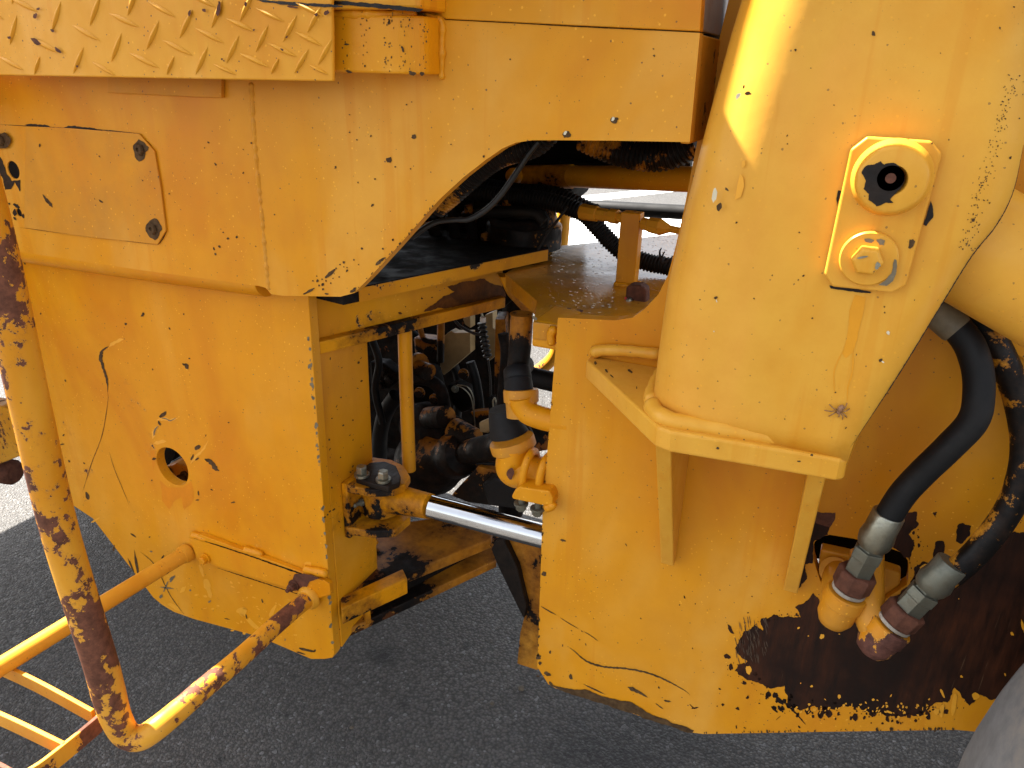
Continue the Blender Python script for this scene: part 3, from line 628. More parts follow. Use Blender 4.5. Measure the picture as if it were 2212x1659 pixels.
# lower hitch plates
z3 = PX(ex, (722, 1275)).z+.0; z3 = .47
b0, b1 = PZ(z3, (726, 1300)), PZ(z3, (1062, 1163))
lp = arm('lower_hitch_plate', z3, .028, (b0.x, b0.y), (b1.x, b1.y), [(b1.x-.05, b1.y+.12), (-.93, 1.28), (-.93, 1.15)], 'hitch', bevel=.003, label='grease blackened lower hitch plate')
z4 = .385; c0, c1 = PZ(z4-.022, (730, 1388)), PZ(z4-.022, (1072, 1226))
lp2 = arm('bottom_hitch_plate', z4, .022, (c0.x, c0.y), (c1.x, c1.y), [(c1.x-.05, c1.y+.12), (-.93, 1.30), (-.93, 1.2)], 'hitch', bevel=.003)
prism('hitch_web', [(c0.x+.0, c0.y+.05, z4), (c1.x-.05, c1.y+.02, z4), (c1.x-.05, c1.y+.02, z3-.028), (c0.x+.0, c0.y+.05, z3-.028)], (-.01, .01, 0), 'verygreasy', lp2)
rb = prism('stop_block', [PZ(z3+.012, q) for q in [(735, 1290), (870, 1228), (880, 1250), (792, 1290), (737, 1316)]], (0, 0, -.04), 'worn', WL, bevel=.003)
prism('stop_rib', [PZ(z3-.02, q) for q in [(782, 1300), (790, 1297), (800, 1310), (788, 1314)]], (0, 0, -.045), 'worn', rb)
weld('weld_bead', [PZ(z3+.012, q) for q in [(722, 1262), (760, 1222), (800, 1182), (815, 1166)]], .008, 'worn', lp, .2)

# --- steering cylinder: clevis bracket, rod eye and chromed rod
zc = PX(ex, (738, 1045)).z+.002; bq = PX(ex, (738, 1045))
cl = [(738, 1022), (735, 1005), (798, 972), (812, 978), (850, 985), (878, 1000), (885, 1025), (868, 1042), (840, 1052), (800, 1052), (752, 1040)]
def offs(z, q): return [PZ(z, a) for a in q]
ct = prism('cylinder_bracket', [PZ(zc, q) for q in [(736, 1045), (790, 985), (845, 992), (872, 1005), (886, 1028), (876, 1045), (850, 1056), (800, 1058)]], (0, 0, -.018), 'worn', WL, bevel=.003)
prism('bracket_lower_plate', [p-Vector((0, 0, .095)) for p in [PZ(zc, q) for q in [(740, 1050), (800, 990), (850, 995), (876, 1008), (884, 1030), (850, 1056), (800, 1058)]]], (0, 0, -.018), 'worn', ct, bevel=.003)
bp0 = bq
prism('bracket_back_plate', [(ex+.001, bp0.y-.004, zc-.125), (ex+.001, 1.15, zc-.12), (ex+.001, 1.15, zc+.002), (ex+.001, bp0.y-.004, zc+.002)], (.014, 0, 0), 'worn', ct, bevel=.003)
pl = prism('pin_keeper_plate', [PZ(zc+.012, q) for q in zs(zN, [(300, 580), (340, 500), (430, 440), (560, 430), (660, 470), (700, 560), (690, 620), (590, 660), (440, 625)])], (0, 0, -.012), 'greasemat', ct, bevel=.002)
for q in [(355, 560), (548, 605)]:
    hexbolt(ct, PZ(zc+.012, zN(*q)), (0, 0, 1), .0105, .022, 'steel')
eye = PZ(zc-.035, (822, 1052)); eye.z = zc-.056
re = lathe('rod_eye', eye-Vector((0, 0, .036)), (0, 0, 1), [(0, .034), (.004, .040), (.068, .040), (.072, .034)], 'worn', WL, seg=30)
rod_a = Vector((eye.x, eye.y, eye.z)); rod_q = (1190, 1136)
r1 = PY(1.10, (930, 1094)); r2 = PY(1.135, (1240, 1176))
d_ = (r2-r1).normalized()
tube('rod_neck', [eye, eye*.5+r1*.5, r1], (.033, .025), 'worn', re, seg=24)
cr = tube('cylinder_rod', [r1, r2], .0232, 'chrome', WL, label='bright chromed steering cylinder rod', seg=40, straight=True)
tube('cylinder_barrel', [r2+d_*.02, r2+d_*.5], .042, 'greasy', cr, seg=24, straight=True)
nz = PZ(zc-.06, zN(400, 800)); hn = Vector((eye.x-.02, eye.y-.036, eye.z+.0)); nd = Vector((-.45, -.85, -.1)).normalized()
lathe('grease_nipple', hn, nd, [(0, .008), (.006, .008), (.008, .0045), (.016, .0045), (.018, .006), (.022, .003)], 'dullsteel', re, seg=12)

# --- vertical tube standing inside the frame
vt = tube('inner_upright_tube', [PY(1.22, q) for q in [(874, 705), (878, 850), (884, 1015)]], .0145, 'inner', WL, seg=20)

# --- dark machinery inside the rear frame
ib = prism('transmission_housing', [PY(1.95, q) for q in [(760, 640), (1180, 600), (1140, 700), (1130, 790), (1095, 850), (1070, 900), (1070, 960), (1040, 1010), (900, 1030), (760, 1080)]], (-.1, .25, 0), 'verygreasy', WL, bevel=.01)
prism('inner_floor_plate', [PY(1.7, q) for q in [(740, 980), (905, 1000), (905, 1030), (870, 1050), (740, 1100)]], (-.1, .05, 0), 'verygreasy', ib)
prism('dusty_cover_plate', [PY(1.72, q) for q in zs(zL, [(1170, 760), (1290, 668), (1330, 690), (1500, 690), (1500, 900), (1360, 1020), (1215, 1145), (1175, 1100)])], (0, .03, 0), 'cream', ib, label='dusty cream coloured cover plate')
prism('dusty_cover_plate', [PY(1.72, q) for q in zs(zL, [(1420, 540), (1500, 480), (1500, 640), (1440, 600)])], (0, .03, 0), 'cream', ib)
prism('dusty_cover_plate', [PY(1.78, q) for q in zs(zL, [(1655, 500), (1738, 470), (1740, 640), (1838, 700), (1835, 900), (1750, 950), (1690, 1000), (1670, 820)])], (0, .03, 0), 'cream', ib)
lathe('round_flange', PY(1.45, zL(915, 1055)), (.9, -.3, 0), [(0, .036), (.008, .036), (.008, .02), (.05, .02)], 'greasy', ib, seg=24)
prism('bolted_flange', [PY(1.6, q) for q in zs(zL, [(420, 1000), (560, 1010), (700, 1130), (700, 1230), (620, 1290), (520, 1310), (430, 1220)])], (0, .04, 0), 'verygreasy', ib, bevel=.005)
for q in [(570, 1105), (635, 1180), (545, 1250)]: hexbolt(ib, PY(1.6, zL(*q)), (0, -1, 0), .01, .012, 'greasemat')
tube('ribbed_post', [PY(1.62, zL(1185, 560)), PY(1.62, zL(1180, 1000))], .010, 'greasy', ib, straight=True)
# drive shaft
ds = lathe('drive_shaft', PY(1.5, zE(790, 1340)), (PY(1.35, zE(1180, 1250))-PY(1.5, zE(790, 1340))), [(0, .07), (.03, .085), (.09, .088), (.11, .08), (.15, .07), (.18, .052), (.2, .05), (.22, .058), (.26, .05), (.27, .03), (.6, .03)], 'yoke', WL, seg=30, label='greasy drive shaft yoke with flaking yellow paint')
tube('bearing_cap', [PY(1.42, zE(1010, 1120)), PY(1.40, zE(1140, 1190))], .03, 'yoke', ds, straight=True, seg=20)
lathe('parking_brake', PY(1.5, zE(750, 1070)), (1, -.3, .1), [(0, .05), (.04, .062), (.09, .06), (.1, .05), (.15, .045), (.16, .03)], 'verygreasy', WL, seg=26)
tube('brake_cap', [PY(1.45, zE(850, 1045)), PY(1.42, zE(960, 1040))], .028, 'yoke', WL, straight=True, seg=18)
tube('curved_black_hose', [PY(1.6, zE(*q)) for q in [(640, 900), (570, 1010), (535, 1150), (530, 1320)]], .022, 'black', WL)
lathe('filter_housing', PY(1.6, zE(810, 840)), (0, 0, -1), [(-.06, .02), (-.05, .05), (0, .06), (.12, .06), (.13, .05)], 'darkgap', WL, seg=28)
tube('black_control_cable', [PY(1.4, zL(*q)) for q in [(1300, 500), (1370, 600), (1460, 660), (1570, 705), (1672, 712)]], .0034, 'cable', WL)
bt = tube('cable_boot', [PY(1.45, zL(*q)) for q in [(1622, 580), (1645, 720), (1665, 850), (1688, 955)]], .0085, 'cable', WL, ribs=(.011, .0022), seg=14)
tube('control_rod', [PY(1.45, zL(*q)) for q in [(1690, 970), (1712, 1150), (1722, 1385)]], .0026, 'cable', bt)
lathe('lock_nut', PY(1.45, zL(1636, 520)), (0, 0, -1), [(0, .007), (.012, .007)], 'tape', bt, seg=6, smooth=False)
tube('cable_end', [PY(1.45, zL(*q)) for q in [(1620, 470), (1632, 525)]], .0025, 'steel', bt, straight=True)
tube('cotter_wire', [PY(1.42, zL(*q)) for q in [(1762, 1385), (1742, 1430), (1750, 1520), (1768, 1590), (1785, 1560), (1778, 1450), (1762, 1385)]], .0018, 'steel', bt)
prism('rod_clevis', [PY(1.44, zL(*q)) for q in [(1690, 1385), (1735, 1375), (1760, 1600), (1700, 1600)]], (0, .02, 0), 'darkgap', bt)
for k, pts in enumerate([[(1345, 1255), (1430, 1290), (1500, 1370), (1530, 1500), (1545, 1700)], [(1360, 1245), (1470, 1270), (1530, 1370), (1540, 1520), (1550, 1700)]]):
    tube('thin_wire', [PY(1.5, zL(*q)) for q in pts], .0014, 'steel', WL, seg=8)
hexbolt(ib, PY(1.55, zL(1340, 1290)), (0, -1, .3), .007, .012, 'dullsteel')
prism('orange_bracket', [PY(1.5, zL(*q)) for q in [(1500, 1540), (1700, 1520), (1790, 1600), (1660, 1640), (1580, 1659)]], (0, .02, 0), 'greasy', WL)
prism('grease_lever', [PY(1.4, zN(*q)) for q in [(1400, 90), (1540, 30), (1560, 60), (1480, 180), (1410, 170)]], (0, .012, 0), 'cream', WL)
prism('inner_side_post', [PY(1.5, q) for q in [(1070, 690), (1092, 690), (1100, 940), (1066, 960)]], (-.02, .06, 0), 'greasy', WL)
# cross member that crosses behind the rod
cm = prism('front_frame_arm', [PY(1.32, zN(*q)) for q in [(1390, 475), (1580, 520), (1700, 660), (1740, 860), (1300, 800), (1150, 740), (1180, 700)]], (.02, .10, .0), 'greasy', WL, bevel=.003)
prism('black_rubber_stop', [PY(1.26, zN(*q)) for q in [(1420, 640), (1560, 580), (1700, 640), (1760, 870), (1480, 830)]], (0, .05, 0), 'black', cm, bevel=.006)
for k in range(5): tube('shaft_groove', [PY(1.34, zN(1370+k*3, 300+k*36)), PY(1.32, zN(1590, 315+k*36))], .0045, 'black', cm, straight=True, seg=8)

# --- pipes and U bolts at the gap
pc = tube('coolant_pipe', [PY(1.16, zM(*q)) for q in [(1345, 60), (1340, 300), (1320, 600), (1290, 900)]], (.0205, .020), 'greasy', WL, seg=24, label='upright pipe with black worn side')
lathe('rubber_sleeve', PY(1.15, zM(1275, 900)), (PY(1.12, zM(1310, 1290))-PY(1.15, zM(1275, 900))), [(0, .022), (.003, .0245), (.022, .025), (.024, .0235), (.026, .0255), (.055, .026), (.058, .023)], 'black', pc, seg=28)
ye = lathe('elbow_socket', PY(1.12, zM(1335, 1215)), (PY(1.11, zM(1350, 1600))-PY(1.12, zM(1335, 1215))), [(0, .030), (.004, .0315), (.022, .031), (.024, .028), (.05, .027)], 'elbowpaint', WL, seg=28)
tube('pipe_elbow', [PY(1.10, zM(*q)) for q in [(1330, 1340), (1350, 1450), (1440, 1570), (1600, 1640), (1830, 1700), (2100, 1740)]], .0205, 'plate', ye, seg=28)
tube('black_cross_hose', [PY(1.45, zM(*q)) for q in [(1400, 980), (1560, 1040), (1860, 1110), (2200, 1180)]], .0225, 'black', WL, seg=22)
lathe('hose_end_knob', PY(1.3, zM(1425, 830)), (0, -1, .2), [(0, .016), (.01, .02), (.03, .017)], 'greasemat', WL, seg=16)
s2_ = tube('lower_rubber_sleeve', [PY(1.16, zN(*q)) for q in [(1610, -40), (1630, 60), (1660, 160), (1700, 260)]], (.026, .040), 'black', WL, seg=28)
tube('outer_black_hose', [PY(1.18, zN(*q)) for q in [(1720, 20), (1790, 120), (1840, 230), (1850, 420)]], .0125, 'black', s2_, seg=20)
le = lathe('lower_elbow_collar', PY(1.13, zN(1690, 235)), (PY(1.13, zN(1740, 400))-PY(1.13, zN(1690, 235))), [(0, .0415), (.004, .0425), (.018, .0425), (.022, .037), (.05, .034)], 'elbowpaint', WL, seg=30)
tube('large_elbow', [PY(1.12, zN(*q)) for q in [(1710, 300), (1715, 380), (1700, 480), (1745, 520), (1850, 530), (1960, 545), (2150, 565)]], .0315, 'plate', le, seg=32, n=8)
marks('rust_spot', le, [blob(*zN(1680, 540), 8, 12, .2, 14, .3)], cY(1.085), 'rust')
yb = 1.10
for k, (xa_, za_) in enumerate([(1790, 700), (1935, 740)]):
    c = zN(xa_+28, za_-180)
    top = [(xa_, 690+40*k), (xa_+6, 560+35*k), (xa_+35, 440+35*k), (xa_+75, 365+35*k), (xa_+110, 345+35*k)]
    ub = tube('u_bolt', [PY(1.078, zN(*top[0])), PY(1.076, zN(*top[1])), PY(1.082, zN(*top[2])), PY(1.10, zN(*top[3])), PY(1.13, zN(*top[4])), PY(1.15, zN(xa_+125, 400+35*k)), PY(1.16, zN(xa_+135, 560))], .0072, 'plate', WL, seg=16)
    tube('u_bolt_thread', [PY(1.078, zN(xa_-2, 690+40*k)), PY(1.078, zN(xa_-10, 850+40*k))], .0062, 'dullsteel', ub, straight=True, ribs=None, seg=12)
    hexbolt(ub, PY(1.078, zN(xa_-12, 800+45*k)), (0, 0, -1), .0092, .016, 'dullsteel', name='nut')
sp_ = prism('saddle_plate', [PY(1.055, zN(*q)) for q in [(1690, 745), (1720, 690), (1760, 660), (2030, 700), (2060, 760), (2060, 830), (1960, 825), (1700, 770)]], (0, .06, -.0), 'plate', WL, bevel=.003)
sp_.hide_render = False
weld('weld_bead', [PY(1.06, zN(*q)) for q in [(1985, 850), (2030, 845), (2060, 815), (2050, 780)]], .0075, 'plate', sp_, .6)

# --- front frame: side plate with slot, upper deck, hitch corner
fsp_q = [(1205, 686), (1330, 692), (1366, 686), (1392, 668), (1422, 636), (1443, 594), (1460, 530), (1478, 450), (1530, 180), (1574, 0), (1600, -120), (2700, -200), (2700, 1750), (2300, 1600), (2066, 1577), (1800, 1581), (1520, 1586), (1495, 1583), (1400, 1553), (1300, 1519), (1200, 1487), (1184, 1478), (1160, 1440), (1162, 1400), (1172, 1100), (1192, 850)]
sc_ = [(848, 250), (860, 195), (900, 160), (960, 148), (1110, 172), (1250, 215), (1360, 240), (1430, 265), (1465, 320), (1465, 420), (1455, 470), (1350, 540), (1240, 620), (1130, 640), (1000, 600), (900, 450), (855, 310)]
box('dark_slot_backing', (PY(Y1, zI(700, 300)).x, 1.22, PY(Y1, zI(1100, 680)).z), (PY(Y1, zI(1700, 300)).x+.1, 1.4, PY(Y1, zI(1100, 100)).z), 'darkgap', WL)  # black box added behind the slot to stand for its deep shade
fsp = prism('front_side_plate', [PY(Y1, q) for q in fsp_q], (0, .025, 0), 'panel', WL, holes=[[PY(Y1, zI(*q)) for q in sc_]], bevel=.0015)
# rust patch on the lower right of the plate
big = [(850, 525), (885, 560), (920, 650), (1000, 700), (1120, 690), (1180, 640), (1350, 560), (1480, 470), (1520, 400), (1600, 420), (1700, 330), (1900, 260), (2060, 130), (2212, 130), (2700, 0), (2700, 1300), (2212, 1090), (2010, 1210), (1930, 1180), (1860, 1250), (1760, 1130), (1720, 1230), (1640, 1230), (1560, 1310), (1400, 1320), (1230, 1300), (1100, 1245), (960, 1280), (860, 1245), (770, 1290), (690, 1235), (668, 1120), (600, 1145), (440, 1085), (370, 1050), (355, 975), (420, 970), (335, 885), (365, 850), (400, 770), (480, 740), (530, 765), (515, 690), (600, 670), (770, 680), (735, 610), (800, 590)]
big = jagged([zI(*q) for q in big], 3.2, 2.4, 4.)
conv = cY(Y1-.0006)
ptc = marks('rust_patch', fsp, [big], conv, 'patch', label='large glossy dark brown rust patch with ragged edge')
sat = []
rr = random.Random(3)
def along(poly, n, sp, r0, r1):
    P = resample([Vector((*zI(*q), 0)) for q in poly], 3.)
    out = []
    for _ in range(n):
        p = rr.choice(P); r = r0+(r1-r0)*rr.random()**3
        out.append(blob(p.x+rr.gauss(0, sp), p.y+rr.gauss(0, sp), r, r*rr.uniform(.8, 1.6), rr.uniform(-.4, .4), 12, .35))
    return out
sat += along([(690, 1250), (860, 1290), (1100, 1290), (1400, 1340), (1700, 1260), (1800, 1240)], 110, 9, 1., 7)
sat += along([(300, 1000), (420, 1090), (620, 1180), (680, 1290)], 44, 8, .7, 6)
sat += along([(420, 770), (530, 690), (740, 660), (800, 560)], 40, 6, .6, 3.5)
sat += along([(1500, 60), (1530, 200), (1480, 330), (1600, 400)], 24, 8, 1, 5)
sat += along([(2000, 0), (2150, 60), (2212, 100)], 16, 8, 1, 6)
sat += [jagged([zI(*q) for q in s], 3., 2.4, 2.) for s in ([(1410, 0), (1520, 0), (1530, 80), (1480, 140), (1505, 210), (1470, 290), (1440, 300), (1370, 230), (1350, 170), (1380, 80)], [(1780, 90), (1810, 75), (1870, 90), (1860, 150), (1800, 210), (1775, 190)], [(1640, 195), (1690, 190), (1705, 240), (1680, 290), (1640, 320), (1620, 310)],
     [(1620, 5), (1650, 0), (1640, 40)], [(1505, 360), (1560, 320), (1640, 340), (1620, 420), (1500, 480)], [(830, 60), (960, 100), (950, 150), (860, 190), (845, 330), (800, 340), (810, 430), (760, 490), (690, 485), (720, 330), (780, 150)])]
sat += fleck(zI, [(300, 933, 20, 15, .3), (318, 760, 12, 30, -.5), (395, 835, 8, 20, -.4), (248, 1142, 9, 5, .4), (427, 1197, 12, 9), (268, 1244, 11, 8), (363, 1268, 13, 9), (232, 1253, 4), (600, 1275, 9, 22), (630, 1215, 16, 34), (640, 1270, 20, 12, .8), (503, 1235, 5), (760, 1387, 10, 5), (355, 1387, 13, 4), (410, 1393, 9, 3), (88, 1265, 5, 22), (70, 1257, 22, 3), (625, 1330, 20, 2), (1045, 632, 14, 7), (20, 550, 12, 4), (455, 545, 4), (90, 593, 5, 3), (72, 880, 6, 3), (430, 650, 4, 6), (1880, 235, 4, 3)])
sat += [stroke(zs(zI, [(670, 1240), (730, 1290), (810, 1380)]), 3.5, 2.5)]
marks('rust_spots', fsp, sat, conv, 'patch')
fuz = [jagged([zI(*q) for q in [(860, 0), (1000, 0), (985, 60), (955, 105), (830, 105), (820, 40)]], 2., 2.4)]
marks('thin_rust', fsp, fuz, cY(Y1-.0004), 'rust')
sc_p = [jagged([zI(*q) for q in [(530, 690), (640, 670), (650, 760), (600, 860), (560, 900), (440, 960), (400, 920), (370, 830), (400, 780), (540, 770)]], 2.5, 2.4, 7.), jagged([zI(*q) for q in [(290, 735), (320, 760), (370, 850), (400, 930), (380, 930), (340, 850)]], 1., 2.4, 3.)]
sc_p = [stroke([(x, y), (x+rr.uniform(2, 6), y+rr.uniform(12, 26))], rr.uniform(.7, 1.6)) for x, y in [(rr.uniform(1585, 1655), rr.uniform(1330, 1420)) for _ in range(70)]]
sc_p = [p for p in sc_p if p[0][0]-1575 > (1400-p[0][1])*.35]
marks('scuffed_metal', fsp, sc_p, cY(Y1-.0010), 'scuff')
isl = fleck(zI, [(757, 748, 7, 9), (908, 805, 15, 17), (842, 1125, 7, 8), (435, 1020, 18, 28, -.2), (1020, 1190, 10, 14), (1238, 1212, 8, 10), (1125, 660, 8, 26, -.2), (1580, 370, 32, 34), (1808, 1062, 9, 9), (1790, 560, 4), (2135, 785, 9, 14), (2205, 740, 8, 40, -.2), (2190, 1040, 26, 18, -.5), (1685, 1170, 8, 34, -.4), (1760, 1240, 14, 70, .1), (1680, 1280, 40, 14), (1900, 1190, 22, 24), (1650, 1290, 20, 20), (1020, 788, 6, 3), (820, 800, 4), (770, 1105, 4), (2090, 1050, 10, 5), (1340, 1290, 20, 8), (860, 1275, 12, 9), (1740, 245, 18, 4, .1)])
isl += [blob(*zI(rr.uniform(700, 1700), rr.gauss(1265, 30)), rr.uniform(.8, 3), rr.uniform(1, 4), rr.random(), 10, .5) for _ in range(60)]
marks('paint_islands', fsp, isl, cY(Y1-.0011), 'fresh')
dk = [stroke(zs(zH, [(1305, 608), (1350, 635), (1405, 665)]), 2.5, 2), stroke(zs(zH, [(1430, 682), (1490, 720), (1550, 755)]), 1.6), stroke(zs(zH, [(1580, 770), (1630, 800), (1680, 838)]), 1.6),
      stroke(zs(zH, [(1490, 875), (1530, 905), (1580, 950), (1640, 980), (1720, 1000), (1850, 1010), (1960, 1030), (2080, 1070), (2230, 1150), (2275, 1190)]), 4.5, 3.), stroke(zs(zH, [(1865, 1130), (1900, 1145), (1950, 1170), (2000, 1200)]), 9, 3), stroke(zs(zH, [(1580, 1110), (1630, 1135), (1725, 1180)]), 3, 2), stroke(zs(zH, [(1870, 1240), (1900, 1262), (1940, 1265)]), 2), stroke(zs(zH, [(2045, 1235), (2100, 1275)]), 2)]
dk += fleck(zH, [(1448, 183, 20, 7, .2), (1855, 212, 3, 9, -.5), (1325, 400, 14, 16), (1445, 862, 8, 4), (1365, 905, 12, 7), (1595, 855, 8, 4), (1570, 770, 6, 3), (1503, 765, 4), (1555, 824, 4), (1500, 1065, 10, 20, -.4), (1665, 1020, 4, 3), (1350, 1045, 22, 12, .4), (1370, 1110, 8, 22, -.6), (2067, 1133, 9, 4), (2120, 1220, 22, 6, .2), (1645, 688, 3), (1950, 688, 5, 4), (2200, 600, 4), (1290, 935, 16, 16), (1300, 975, 14, 10), (1285, 1060, 5, 12)])
dk += edgechips([(1192, 850), (1172, 1100), (1162, 1400), (1160, 1440)], 40, .8, 3, (2, 0), 1.5)
marks('paint_chips', fsp, dk, cY(Y1-.0008), 'rustdark')
bot = [jagged([(1186, 1478), (1200, 1483), (1240, 1490), (1262, 1488), (1300, 1505), (1365, 1518), (1400, 1540), (1440, 1555), (1500, 1578), (1495, 1585), (1400, 1554), (1300, 1520), (1220, 1495)], 1.5, 3)]
bot += edgechips([(1520, 1584), (1800, 1579), (2060, 1576)], 60, .8, 4., (0, -3), 2)
marks('bottom_edge_rust', fsp, bot, cY(Y1-.0012), 'rustdark')
# inner return of the front frame left of the side plate
ir = prism('frame_inner_plate', [PY(1.30, zH(*q)) for q in [(1000, 180), (1120, 150), (1340, 150), (1340, 1000), (1275, 1020), (1150, 980), (1170, 780), (1210, 620), (1130, 500), (1060, 360), (970, 210)]], (.02, .02, 0), 'hitch', WL, bevel=.002)
prism('stop_pad', [PY(1.28, zH(*q)) for q in [(1010, 190), (1060, 170), (1150, 360), (1210, 610), (1195, 690), (1130, 560), (1020, 330), (985, 240)]], (.0, .02, 0), 'greasemat', ir)
pa = PZ(1.120, (1100, 604))
deck = prism('front_deck', [PZ(1.120, q) for q in [(1152, 696), (1204, 702)]]+[Vector((-.30, 1.084, 1.120)), Vector((.5, 1.084, 1.120)), Vector((.5, 1.93, 1.120)), PZ(1.120, (1480, 503)), PZ(1.120, (1186, 533)), PZ(1.120, (1090, 590)), PZ(1.120, (1160, 650))], (0, 0, -.03), 'deck', WL, label='wet tan deck plate of the front frame', bevel=.002)
cb = prism('deck_corner_block', [Vector(v) for v in [(PY(1.10, (1150, 700)).x, 1.098, 1.121), (-.39, 1.098, 1.121), (-.39, 1.2, 1.121), (PY(1.10, (1150, 700)).x, 1.2, 1.121)]], (0, 0, -.046), 'plate', WL, bevel=.005)
marks('chips', cb, fleck(zE, [(1555, 440, 20, 9, .4), (1530, 400, 22, 10, .7)]), cY(1.0955), 'bare')
weld('weld_bead', [PY(1.094, q) for q in [(1200, 706), (1190, 722), (1192, 747)]], .008, 'plate', cb, .1)
# square post, hose fittings and block on the deck
pst_a = PZ(1.120, (1352, 618)); pst_t = PY(pst_a.y, (1362, 466))
post = prism('square_post', [pst_a+Vector((-.022, 0, 0)), pst_a+Vector((.016, -.0, 0)), pst_a+Vector((.016, .03, 0)), pst_a+Vector((-.022, .03, 0))], (0, 0, pst_t.z-pst_a.z+.005), 'inner', WL, bevel=.002)
lathe('hose_fitting', PY(pst_a.y+.01, zK(1390, 920)), (PY(pst_a.y+.03, zK(1050, 870))-PY(pst_a.y+.01, zK(1390, 920))), [(0, .010), (.015, .010), (.016, .014), (.034, .014), (.036, .010), (.042, .0125), (.062, .0125), (.064, .015), (.1, .016)], 'rail2', post, seg=8, smooth=False)
lathe('fitting_reducer', PY(pst_a.y+.01, zK(1575, 980)), (PY(pst_a.y-.01, zK(1990, 1060))-PY(pst_a.y+.01, zK(1575, 980))), [(0, .012), (.012, .012), (.014, .014), (.038, .016), (.058, .007), (.12, .006)], 'rail2', post, seg=8, smooth=False)
pbk = prism('grease_block', [PY(1.30, q) for q in zs(zE, [(2120, 200), (2150, 188), (2212, 190), (2250, 215), (2250, 330), (2210, 325), (2115, 300)])], (0, .03, 0), 'rust', WL, bevel=.004)
lathe('grease_nipple', PY(1.298, zE(2148, 283)), (-.2, -1, 0), [(0, .005), (.006, .005), (.01, .003)], 'steel', pbk, seg=10)
marks('red_fleck', pbk, fleck(zE, [(2135, 295, 22, 12, .3), (2122, 275, 9, 14)]), cY(1.2985), 'red', stuff=False)
fd = tube('far_hand_rail', [PY(2.3, q) for q in [(1219, 440), (1216, 490), (1211, 545)]], .022, 'rail2', WL, seg=16)
fr2 = tube('far_lower_rail', [PY(2.4, zM(*q)) for q in [(1900, 480), (1880, 640), (1790, 780), (1650, 900), (1520, 1000), (1400, 1090)]], .023, 'rail', WL, seg=16)

# --- hoses and dark mass under the body
bk = prism('belly_casting', [PY(1.72, q) for q in [(1000, 300), (1180, 290), (1520, 285), (1500, 330), (1470, 350), (1452, 352), (1448, 388), (1280, 380), (1230, 395), (1236, 415), (1225, 452), (1150, 456), (950, 470), (860, 560), (860, 420)]], (-.05, .3, 0), 'darkgap', WL, bevel=.008)
vb = prism('valve_block', [PY(1.62, q) for q in zs(zJ, [(200, 1300), (600, 850), (1100, 800), (1900, 840), (1960, 860), (2035, 950), (2005, 990), (2060, 1075), (2120, 1130), (2165, 1210), (2140, 1330), (1300, 1360), (300, 1560)])], (-.05, .12, 0), 'verygreasy', WL, bevel=.008)
lathe('hub_ring', PY(1.56, zJ(1850, 1215)), (0, 0, 1), [(-.0, .085), (.05, .085), (.055, .078), (.075, .07), (.10, .062), (.105, .05)], 'yoke', vb, seg=40)
prism('orange_lug', [PY(1.48, zJ(*q)) for q in [(690, 1040), (760, 980), (910, 935), (915, 965), (800, 1000), (700, 1050)]], (0, .02, 0), 'hitch', vb)
prism('valve_cap', [PY(1.46, zJ(*q)) for q in [(1440, 900), (1700, 960), (2000, 970), (2040, 1040), (1880, 1080), (1500, 1040)]], (0, .04, 0), 'verygreasy', vb, bevel=.008)
for k_, (x_, y_) in enumerate([(1100, 1000), (1280, 960), (900, 1080), (1680, 900)]): lathe('valve_spool', PY(1.5, zJ(x_, y_)), (0, -.3, 1), [(-.05, .013), (.01, .013), (.012, .018), (.022, .018), (.024, .010), (.04, .010)], 'yoke' if k_ % 2 else 'verygreasy', vb, seg=12)
prism('lug_block', [PY(1.50, zJ(*q)) for q in [(1390, 1080), (1500, 1080), (1505, 1180), (1385, 1180)]], (0, .04, 0), 'hitch', vb, bevel=.002)
tube('hub_wire', [PY(1.5, zJ(*q)) for q in [(2085, 850), (2110, 920), (2105, 1000), (2060, 1050)]], .0022, 'cable', vb, seg=8)
tube('hub_wire', [PY(1.45, zJ(*q)) for q in [(2320, 800), (2200, 960), (2100, 1090), (2000, 1270)]], .003, 'cable', vb, seg=8)
tube('black_elbow_hose', [PY(1.5, zJ(*q)) for q in [(1880, 840), (1950, 890), (2015, 975)]], .010, 'black', vb, seg=12)
M['hosedark'] = paint('black_hose_with_yellow_flecks', grease=.74, gs=64, speck=.1, deep=(.5, .2, .01), base=(.6, .25, .012))
M['hosepaint'] = paint('flaking_paint_on_hose', grease=.66, gs=40, speck=.1, deep=(.5, .2, .01), base=(.6, .25, .012))
ch = tube('corrugated_hose', [PY(1.02, zJ(*q)) for q in [(900, 800), (1000, 710), (1120, 610), (1260, 480), (1390, 370), (1550, 260), (1700, 200), (1850, 165), (1980, 110), (2080, 20), (2200, -120)]], .0185, 'hosepaint', WL, ribs=(.0062, .0011), seg=22, label='corrugated hose with flaking yellow paint')
ch2 = tube('corrugated_hose', [PY(1.36, zK(*q)) for q in [(950, 40), (1150, 130), (1300, 185), (1450, 225), (1600, 250), (1780, 250), (1950, 200), (2150, 100)]], .0265, 'hosepaint', WL, ribs=(.0085, .0015), seg=24)
tube('black_lead', [PY(1.0, zJ(*q)) for q in [(2010, 100), (1900, 240), (1750, 470), (1600, 680), (1450, 830), (1270, 930), (1100, 940), (930, 960), (800, 1020), (650, 1130)]], .0042, 'cable', WL, seg=12)
lk = tube('steering_link_tube', [PY(1.62, zK(790, 475)), PY(1.42, zK(2300, 510))], .0235, 'plate', WL, straight=True, seg=28)
lathe('link_end', PY(1.64, zK(190, 480)), (PY(1.62, zK(790, 475))-PY(1.64, zK(190, 480))), [(0, .012), (.02, .024), (.04, .026), (.155, .026), (.157, .0235), (.166, .0235)], 'worn', lk, seg=28)
